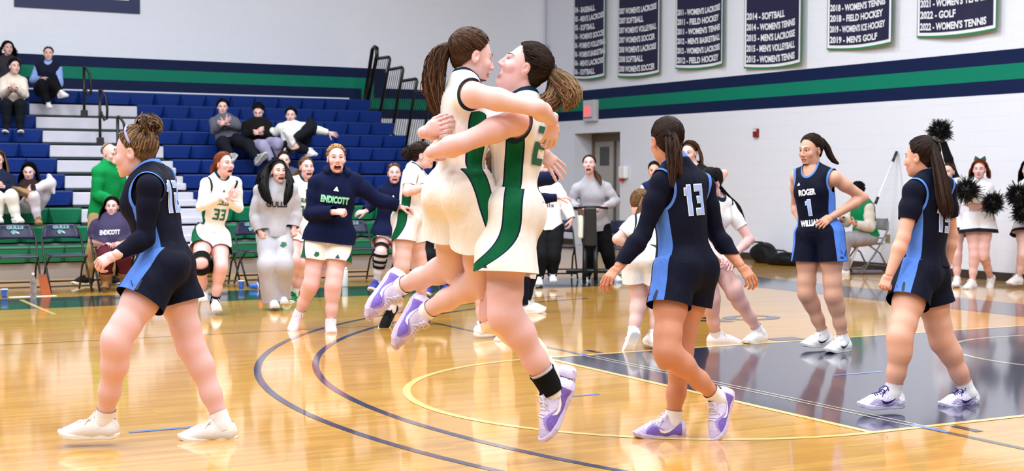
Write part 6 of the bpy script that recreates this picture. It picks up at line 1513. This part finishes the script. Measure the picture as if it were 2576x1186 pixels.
sp = dict(id='bluev', q=0, H=1.70, D=24.0, pel=(116, 226), nek=(122, 160, .0), hd=(122, 136, -.03), fp=10, fs=8, look=(15, 2, 0), sR=(98, 172, 0.0), eR=(84, 202, -.04), wR=(104, 200, -.2), hR=dict(pose='fist'), sL=(144, 172, 0.0), eL=(150, 206, -.04), wL=(146, 222, -.22), hL=dict(to=(144, 232, 0.0), palm=(0, -1, 0), pose='grip'),
          kR=(104, 212, -.42), aR=(120, 262, .1), tR=(124, 276, -.12), kL=(134, 206, -.34), aL=(152, 234, -.1), tL=(164, 242, -.10), fL=False)
def cbv(J, pr, h):
    pants(J, pr, fabric('black_pants', (16, 16, 18)), h); m = fabric('sky_blue_shirt', (140, 168, 226)); top_garment(J, pr, 'shirt', m, h, grow=.020, sleeve='long', hem=-.02, neck=.05, armgrow=.024)
    top_garment(J, pr, 'vest', fabric('dark_vest', (22, 26, 44)), h, grow=.034, sleeve='none', hem=-.02, neck=.075, vneck=.06, armhole=.85)
make_person(sp, 'person in sky blue sleeves and dark vest seated with a leg crossed by the aisle', cbv, hs('brown', tie=(0, -.1, .05)), 'fair', 'smile', shoes='white')
sp = dict(id='guy1', q=0, male=1, H=1.80, D=23.4, pel=(574, 352), nek=(560, 296, .10), hd=(560, 270, .02), fp=8, fs=6, look=(12, -2, 0), sR=(538, 308, 0.0), eR=(540, 330, -.10), wR=(566, 308, -.25), hR=dict(pose='clap'), sL=(590, 306, 0.0), eL=(600, 320, -.10), wL=(568, 312, -.25), hL=dict(pose='clap'),
          kR=(560, 358, -.40), aR=(582, 392, -.2), tR=(584, 406, -.12), fR=False, kL=(626, 366, -.40), aL=(648, 400, -.2), tL=(668, 392, -.14), fL=False)
make_person(sp, 'person in grey sweatshirt with white stripes lounging on the bleachers, hands together', simple((92, 92, 106), 'grey_stripe_sweatshirt', (22, 26, 32), 'dark_jeans', hem=-.02, loose=.03, grow=.024), hs('black', short=True, puff=.014), 'fair', shoes='grey')
sp = dict(id='guy2', q=0, male=1, H=1.78, D=23.3, pel=(656, 362), nek=(646, 306, .08), hd=(650, 281, .0), fp=5, fs=5, look=(5, -25, 0), sR=(622, 316, 0.0), eR=(616, 345, -.06), wR=(648, 330, -.26), hR=dict(pose='grip'), sL=(672, 316, 0.0), eL=(680, 344, -.06), wL=(654, 336, -.26), hL=dict(pose='grip'),
          kR=(662, 366, -.40), aR=(684, 404, .0), tR=(694, 412, -.12), kL=(698, 362, -.36), aL=(702, 394, .1), tL=(716, 384, -.1), fL=False)
make_person(sp, 'person in black hoodie and lilac grey trousers looking down, middle of three on bleachers', simple((18, 18, 20), 'black_hoodie', (150, 146, 176), 'lilac_pants', hem=-.04, loose=.035, grow=.026), hs('black', short=True, puff=.02), 'fair', shoes='black')
sp = dict(id='guy3', q=0, male=1, H=1.78, D=23.2, pel=(738, 364), nek=(734, 316, .06), hd=(732, 291, .0), fp=10, fs=5, look=(2, 0, 0), sR=(708, 322, 0.0), eR=(694, 334, .05), wR=(672, 326, .1), hR=dict(pose='relax'), sL=(762, 320, 0.0), eL=(794, 326, .10), wL=(826, 334, .05), hL=dict(pose='open'),
          kR=(738, 366, -.42), aR=(776, 380, .1), tR=(790, 394, -.12), kL=(784, 318, -.22), aL=(736, 352, -.30), tL=(722, 342, -.1), fL=False)
make_person(sp, 'person in pale checked shirt with arm along the seat and knee raised on the bleachers', simple((222, 222, 216), 'pale_shirt', (20, 22, 28), 'dark_jeans', hem=-.02, loose=.03, sleeve='long', grow=.022), hs('black', short=True), 'fair', shoes='white')
sp = dict(id='peek', q=0, H=1.64, D=18.6, pel=(728, 520), nek=(722, 432, .0), hd=(714, 404, -.02), fp=10, fs=10, look=(15, -2, 0), eR=(700, 480, .0), wR=(712, 500, -.15), eL=(756, 480, .0), wL=(744, 500, -.15), kR=(716, 540, -.38), aR=(716, 600, .05), tR=(716, 612, -.14), kL=(742, 540, -.38), aL=(742, 600, .05), tL=(742, 612, -.14))
make_person(sp, 'person seated in the bleachers whose face peeks out above the long black hair', simple((66, 70, 90), 'slate_top', (40, 44, 60), 'dark_jeans', hem=-.02), hs('dark', tie=(0, -.1, .03)), 'fair', shoes='white')
# ------------------------------------------------------------------ chairs and small things along the court
M_cnavy = mat('chair_navy_vinyl', (30, 34, 66), .32, spec=.5); M_cgrey = mat('grey_steel', (120, 120, 128), .35, metal=.5)
T_chair = mat('chair_letters', (122, 170, 178), .5); T_beak = mat('emblem_white', (214, 216, 226), .5)
def folding_chair(name, label, group, vinyl, metal, lettered=True):
    t = thing(name, (0, 0, 0), label, 'chair', group)
    w = .225
    MB().box(-w+.015, w-.015, -.20, .19, .425, .455).build('seat', vinyl, t, bevel=.014)
    # backrest: curved panel, front toward -Y
    V = []; F = []; n = 10
    for j, (z, wd, y) in enumerate(((.635, .222, .235), (.66, .226, .24), (.74, .205, .262), (.785, .175, .275), (.80, .150, .28))):
        for i in range(n+1):
            u = -1+2*i/n; V.append((u*wd, y+.03*(1-u*u)-.0, z-(.012*(u*u) if j == 0 else 0)))
    m = n+1; base = len(V)
    V += [(x, y+.018, z) for x, y, z in V[:base]]
    for j in range(4):
        for i in range(n):
            a = j*m+i; F.append((a, a+1, a+m+1, a+m)); F.append((base+a, base+a+m, base+a+m+1, base+a+1))
    for i in range(n): F.append((i, base+i, base+i+1, i+1)); a = 4*m+i; F.append((a, a+1, base+a+1, base+a))
    for j in range(4): a = j*m; F.append((a, a+m, base+a+m, base+a)); a += n; F.append((a, base+a, base+a+m, a+m))
    bk = MB().add(V, F).build('backrest', vinyl, t, smooth=True)
    if lettered:
        mb = MB(); flat_text(mb, 'GULLS', (-.098, .252, .748), (1, 0, 0), (0, .12, .99), .196, .040, lift=.006, bold=.06); mb.v = [(x, y+.02*(1-(x/.2)**2)-.004, z) for x, y, z in mb.v]; mb.build('lettering', T_chair, bk)
        yy = .262
        MB().add([(-.045, yy, .725), (-.01, yy+.004, .738), (.02, yy+.004, .728), (.012, yy, .708), (-.005, yy-.002, .688), (-.03, yy-.004, .685), (-.04, yy-.002, .702)], [(0, 1, 2, 3, 4, 5, 6)]).build('emblem', T_chair, bk)
        MB().add([(.022, yy-.001, .725), (.045, yy-.001, .708), (.052, yy-.002, .690), (.03, yy-.003, .696), (.014, yy-.001, .706)], [(0, 1, 2, 3, 4)]).build('emblem', T_beak, bk)
    for s in (-1, 1):
        MB().tube([(s*.155, .292, .80), (s*.205, .27, .74), (s*.232, .245, .64), (s*.236, .08, .40), (s*.238, -.24, .012)], .0125).build('leg', metal, t, smooth=True)
        MB().tube([(s*.215, -.10, .43), (s*.215, .12, .30), (s*.222, .30, .012)], .0125).build('leg', metal, t, smooth=True)
    MB().tube([(-.237, -.19, .085), (.237, -.19, .085)], .010).build('stretcher', metal, t)
    MB().tube([(-.221, .245, .115), (.221, .245, .115)], .010).build('stretcher', metal, t)
    MB().tube([(-.234, .16, .52), (.234, .16, .52)], .008).build('stretcher', metal, t)
    return t
ch0 = folding_chair('folding_chair', 'x', 'lettered folding chairs in the bench row', M_cnavy, M_blackm)
CH = [(46, 'navy folding chair with team lettering, leftmost of the bench row'), (168, 'navy folding chair with team lettering, second from the left'), (290, 'navy folding chair under the seated person in maroon trousers'),
      (424, 'navy folding chair hidden behind player 12'), (546, 'navy folding chair behind the clapping player 33'), (652, 'navy folding chair behind the grey sweatsuit'), (776, 'navy folding chair behind the navy hoodie player'), (900, 'navy folding chair with team lettering right of the navy hoodie player'), (1040, 'navy folding chair behind the player facing right'), (1152, 'navy folding chair beside the person in black')]
for i, (px, lb) in enumerate(CH):
    p = ony(px, 742, 9.72); o = ch0 if i == 0 else copy_tree(ch0)
    o.location = (p[0], 9.72, 0); o.rotation_euler = (0, 0, math.radians((-3, 2, 0, 4, -3, 2, 0, -4, 3, 0)[i])); o['label'] = lb
ch1 = folding_chair('folding_chair', 'plain navy folding chair beside the person in the white hoodie', 'plain folding chairs', M_cnavy, M_blackm, False)
p = onz(1404, 702); ch1.location = (p[0], p[1], 0); ch1.rotation_euler = (0, 0, math.radians(-24))
c2 = copy_tree(ch1); p = onz(1578, 706); c2.location = (p[0], p[1], 0); c2['label'] = 'plain navy folding chair behind the person in the grey sweatshirt'
ch3 = folding_chair('folding_chair', 'grey folding chair under the person in the green vest', None, mat('grey_vinyl', (150, 146, 150), .5), M_cgrey, False)
p = at(2172, 690, 20.75); ch3.location = (p[0], p[1], 0); ch3.rotation_euler = (0, 0, math.radians(-28-64))
# black cart
p = onz(1484, 716); cx, cy = p[0], p[1]
ct = thing('equipment_cart', (cx, cy, 0), 'tall black equipment cart with handlebars in front of the person in grey', 'cart', rz=0)
R2 = np.array((CR[0], CR[1], 0)); R2 = nrm(R2); F2_ = np.array((CF[0], CF[1], 0)); F2_ = nrm(F2_)
Pc = lambda a, b, z: tuple(np.array((cx, cy, 0))+R2*a+F2_*b+np.array((0, 0, z)))
MB().prism([(-.085, .50), (.085, .50), (.075, 1.0), (-.075, 1.0)], Pc(0, -.08, 0), R2, (0, 0, 1), F2_*.2).build('column', M_black, ct, bevel=.02)
for s in (-1, 1):
    MB().tube([Pc(s*.07, 0, .5), Pc(s*.075, 0, .04)], .028).build('leg', M_black, ct, smooth=True)
    MB().tube([Pc(s*.075, -.05, .03), Pc(s*.075, .05, .03)], .03, 12).build('wheel', M_blackm, ct)
MB().tube([Pc(-.24, .05, .985), Pc(-.05, .02, 1.005), Pc(.05, .02, 1.005), Pc(.23, .05, .99)], .016).build('handlebar', M_blackm, ct, smooth=True)
MB().tube([Pc(-.3, .25, .16), Pc(.3, .25, .16)], .03).build('base_bar', M_black, ct)
MB().prism([(-.16, .90), (-.08, .90), (-.08, .97), (-.16, .97)], Pc(0, -.06, 0), R2, (0, 0, 1), F2_*.1).build('tray', mat('brown_tray', (88, 62, 58), .6), ct)
MB().lathe([(.04, .60), (.043, .62), (.043, .88), (.038, .90)], Pc(-.13, -.02, 0), 14).build('paper_roll', mat('white_roll', (232, 240, 232), .6), ct, smooth=True)
# dust mop leaning on the wall
b = onz(2150, 692); tp = onx(2256, 382, XW-.03); base = onz(2138, 676)
mp = thing('dust_mop', b, 'white-handled dust mop leaning against the right wall', 'mop')
B0 = at(2136, 674, depth_of(b)-.02); d = tp-B0
MB().tube([B0, B0+d*.93], .016).build('pole', mat('white_pole', (232, 230, 238), .4), mp, smooth=True)
MB().tube([B0+d*.91, B0+d], .021).build('grip', M_black, mp, smooth=True)
MB().tube([B0+d*.54, B0+d*.60], .022).build('joint', M_black, mp, smooth=True)
h0, h1 = onz(2082, 690), onz(2218, 690)
MB().tube([h0+np.array((0, 0, .03)), h1+np.array((0, 0, .03))], .03, 8).build('mop_head', mat('grey_mop', (120, 120, 138), .8), mp, smooth=True)
MB().tube([(h0+h1)/2*.5+B0*.5*np.array((1, 1, 0))+np.array((0, 0, .04)), B0], .014).build('swivel', M_black, mp)
# bags
M_bag = cloth_mat('black_bag', (22, 22, 24), rough=.55, bump=.8, bscale=(9, 9, 9))
def bag(c, rad, label, seed, strap):
    t = thing('duffel_bag', (c[0], c[1], 0), label, 'bag', 'black bags by the wall'); R = np.eye(3)
    P = [Ell(np.array(c)+np.array((0, 0, rad[2]*.9)), R, rad, .05, 'b'), Ell(np.array(c)+np.array((.05, .12*seed, rad[2]*.7)), R, np.array(rad)*.8, .05, 'b'), Ell(np.array(c)+np.array((-.05, -.2*seed, rad[2]*.55)), R, np.array(rad)*.65, .05, 'b')]
    V, F, N = sdf_mesh(P, .016, 0.0, warp=wrinkle(.02, seed+3, freq=16)); V, F, N = cut(V, F, N, pcut(np.array((0, 0, .004)), (0, 0, -1.0)))
    np_obj('bag_body', V, F, M_bag, t, N); a = np.array(c)
    MB().tube([a+np.array((-.1, -.2, rad[2]*1.7)), a+np.array((-.12, -.1, rad[2]*2.0)), a+np.array((-.12, .1, rad[2]*2.0)), a+np.array((-.1, .2, rad[2]*1.75))], .014).build('strap', M_black, t, smooth=True)
b1 = onz(1915, 662); b2 = onz(1982, 668)
bag((b1[0]+.06, b1[1], 0), (.2, .28, .17), 'larger black bag slumped on the floor by the right wall', 1, 1); bag((b2[0]-.05, b2[1], 0), (.17, .22, .12), 'smaller black bag lying beside the larger bag', -1, 1)
sh = onz(2068, 672); MB().box(sh[0]-.1, sh[0]+.1, sh[1]-.06, sh[1]+.06, 0, .09)
# cups, bottles and the like on the floor
M_cup = mat('blue_cup', (30, 96, 200), .4); M_clear = mat('clear_plastic', (210, 206, 222), .08, trans=.85)
def cup(px, py, label, lying=False):
    p = onz(px, py); t = thing('paper_cup', p, label, 'cup', 'blue paper cups')
    pr = [(.028, 0), (.029, .004), (.038, .098), (.041, .104), (.037, .104), (.030, .012)]
    mb = MB().lathe(pr, (0, 0, 0), 14); mr = MB().lathe([(.0405, .098), (.042, .1), (.042, .106), (.0385, .106)], (0, 0, 0), 14)
    for b_, nm, m in ((mb, 'cup_wall', M_cup), (mr, 'rim', M_white)):
        if lying: b_.v = [(z-.05, y, x+.04) for x, y, z in b_.v]
        b_.v = [tuple(np.array(v)+p) for v in b_.v]; b_.build(nm, m, t, smooth=True)
cup(11, 751, 'blue paper cup on the floor at the far left'); cup(607, 728, 'upright blue paper cup on the floor behind player 33'); cup(637, 728, 'blue paper cup tipped over beside the dark bottle', True)
def bottle(px, py, prof, m, capm, label, name='water_bottle'):
    p = onz(px, py); t = thing(name, p, label, 'bottle'); MB().lathe(prof[0], p, 16).build('bottle_body', m, t, smooth=True); MB().lathe(prof[1], p, 14).build('cap', capm, t, smooth=True); return t, p
bottle(84, 748, ([(.03, 0), (.036, .01), (.036, .12), (.03, .14), (.036, .16), (.034, .20), (.014, .24), (.013, .25)], [(.015, .25), (.015, .272), (.012, .276)]), M_clear, M_white, 'clear plastic water bottle standing between the two left chairs')
t, p = bottle(656, 724, ([(.036, 0), (.038, .01), (.038, .17), (.03, .19)], [(.036, .185), (.038, .19), (.036, .215), (.02, .23), (.012, .25)]), mat('dark_bottle', (52, 60, 86), .4), mat('orange_cap', (240, 92, 40), .4), 'dark squeeze bottle with orange cap beside the grey sweatpants')
bottle(868, 722, ([(.034, 0), (.037, .01), (.037, .20), (.03, .215)], [(.03, .215), (.03, .235), (.02, .245)]), mat('white_bottle', (226, 234, 228), .4), M_white, 'white bottle on the floor right of the navy hoodie player')
p = onz(118, 744); cb = thing('clipboard', p, 'brown clipboard standing on edge against a chair leg', 'clipboard')
u = nrm(R2*.35-F2_*.2); MB().prism([(-.07, .0), (.05, .0), (-.02, .24), (-.12, .26)], p, nrm(R2*.55+F2_*.6), nrm(np.array((0, 0, 1))+F2_*.1), nrm(R2-F2_*.6)*.012).build('board', mat('clipboard_brown', (168, 84, 44), .5), cb)
MB().prism([(-.10, .225), (-.045, .215), (-.045, .235), (-.10, .245)], p-nrm(R2-F2_*.6)*.006, nrm(R2*.55+F2_*.6), nrm(np.array((0, 0, 1))+F2_*.1), nrm(R2-F2_*.6)*.02).build('clip', M_cgrey, cb)
p = onz(62, 748); pa = thing('paper_sheet', p, 'white sheet lying on the floor by the left chairs', 'paper'); MB().box(p[0]-.17, p[0]+.35, p[1]-.03, p[1]+.06, .0012, .004).build('sheet', M_white, pa)
p = at(84, 478, 19.3); ph = thing('smartphone', p, 'dark smartphone held by the person with long black hair', 'phone'); MB().prism([(-.035, -.07), (.035, -.07), (.035, .07), (-.035, .07)], p, CR, nrm(CU-CF*.4), CF*.009).build('case', M_black, ph)
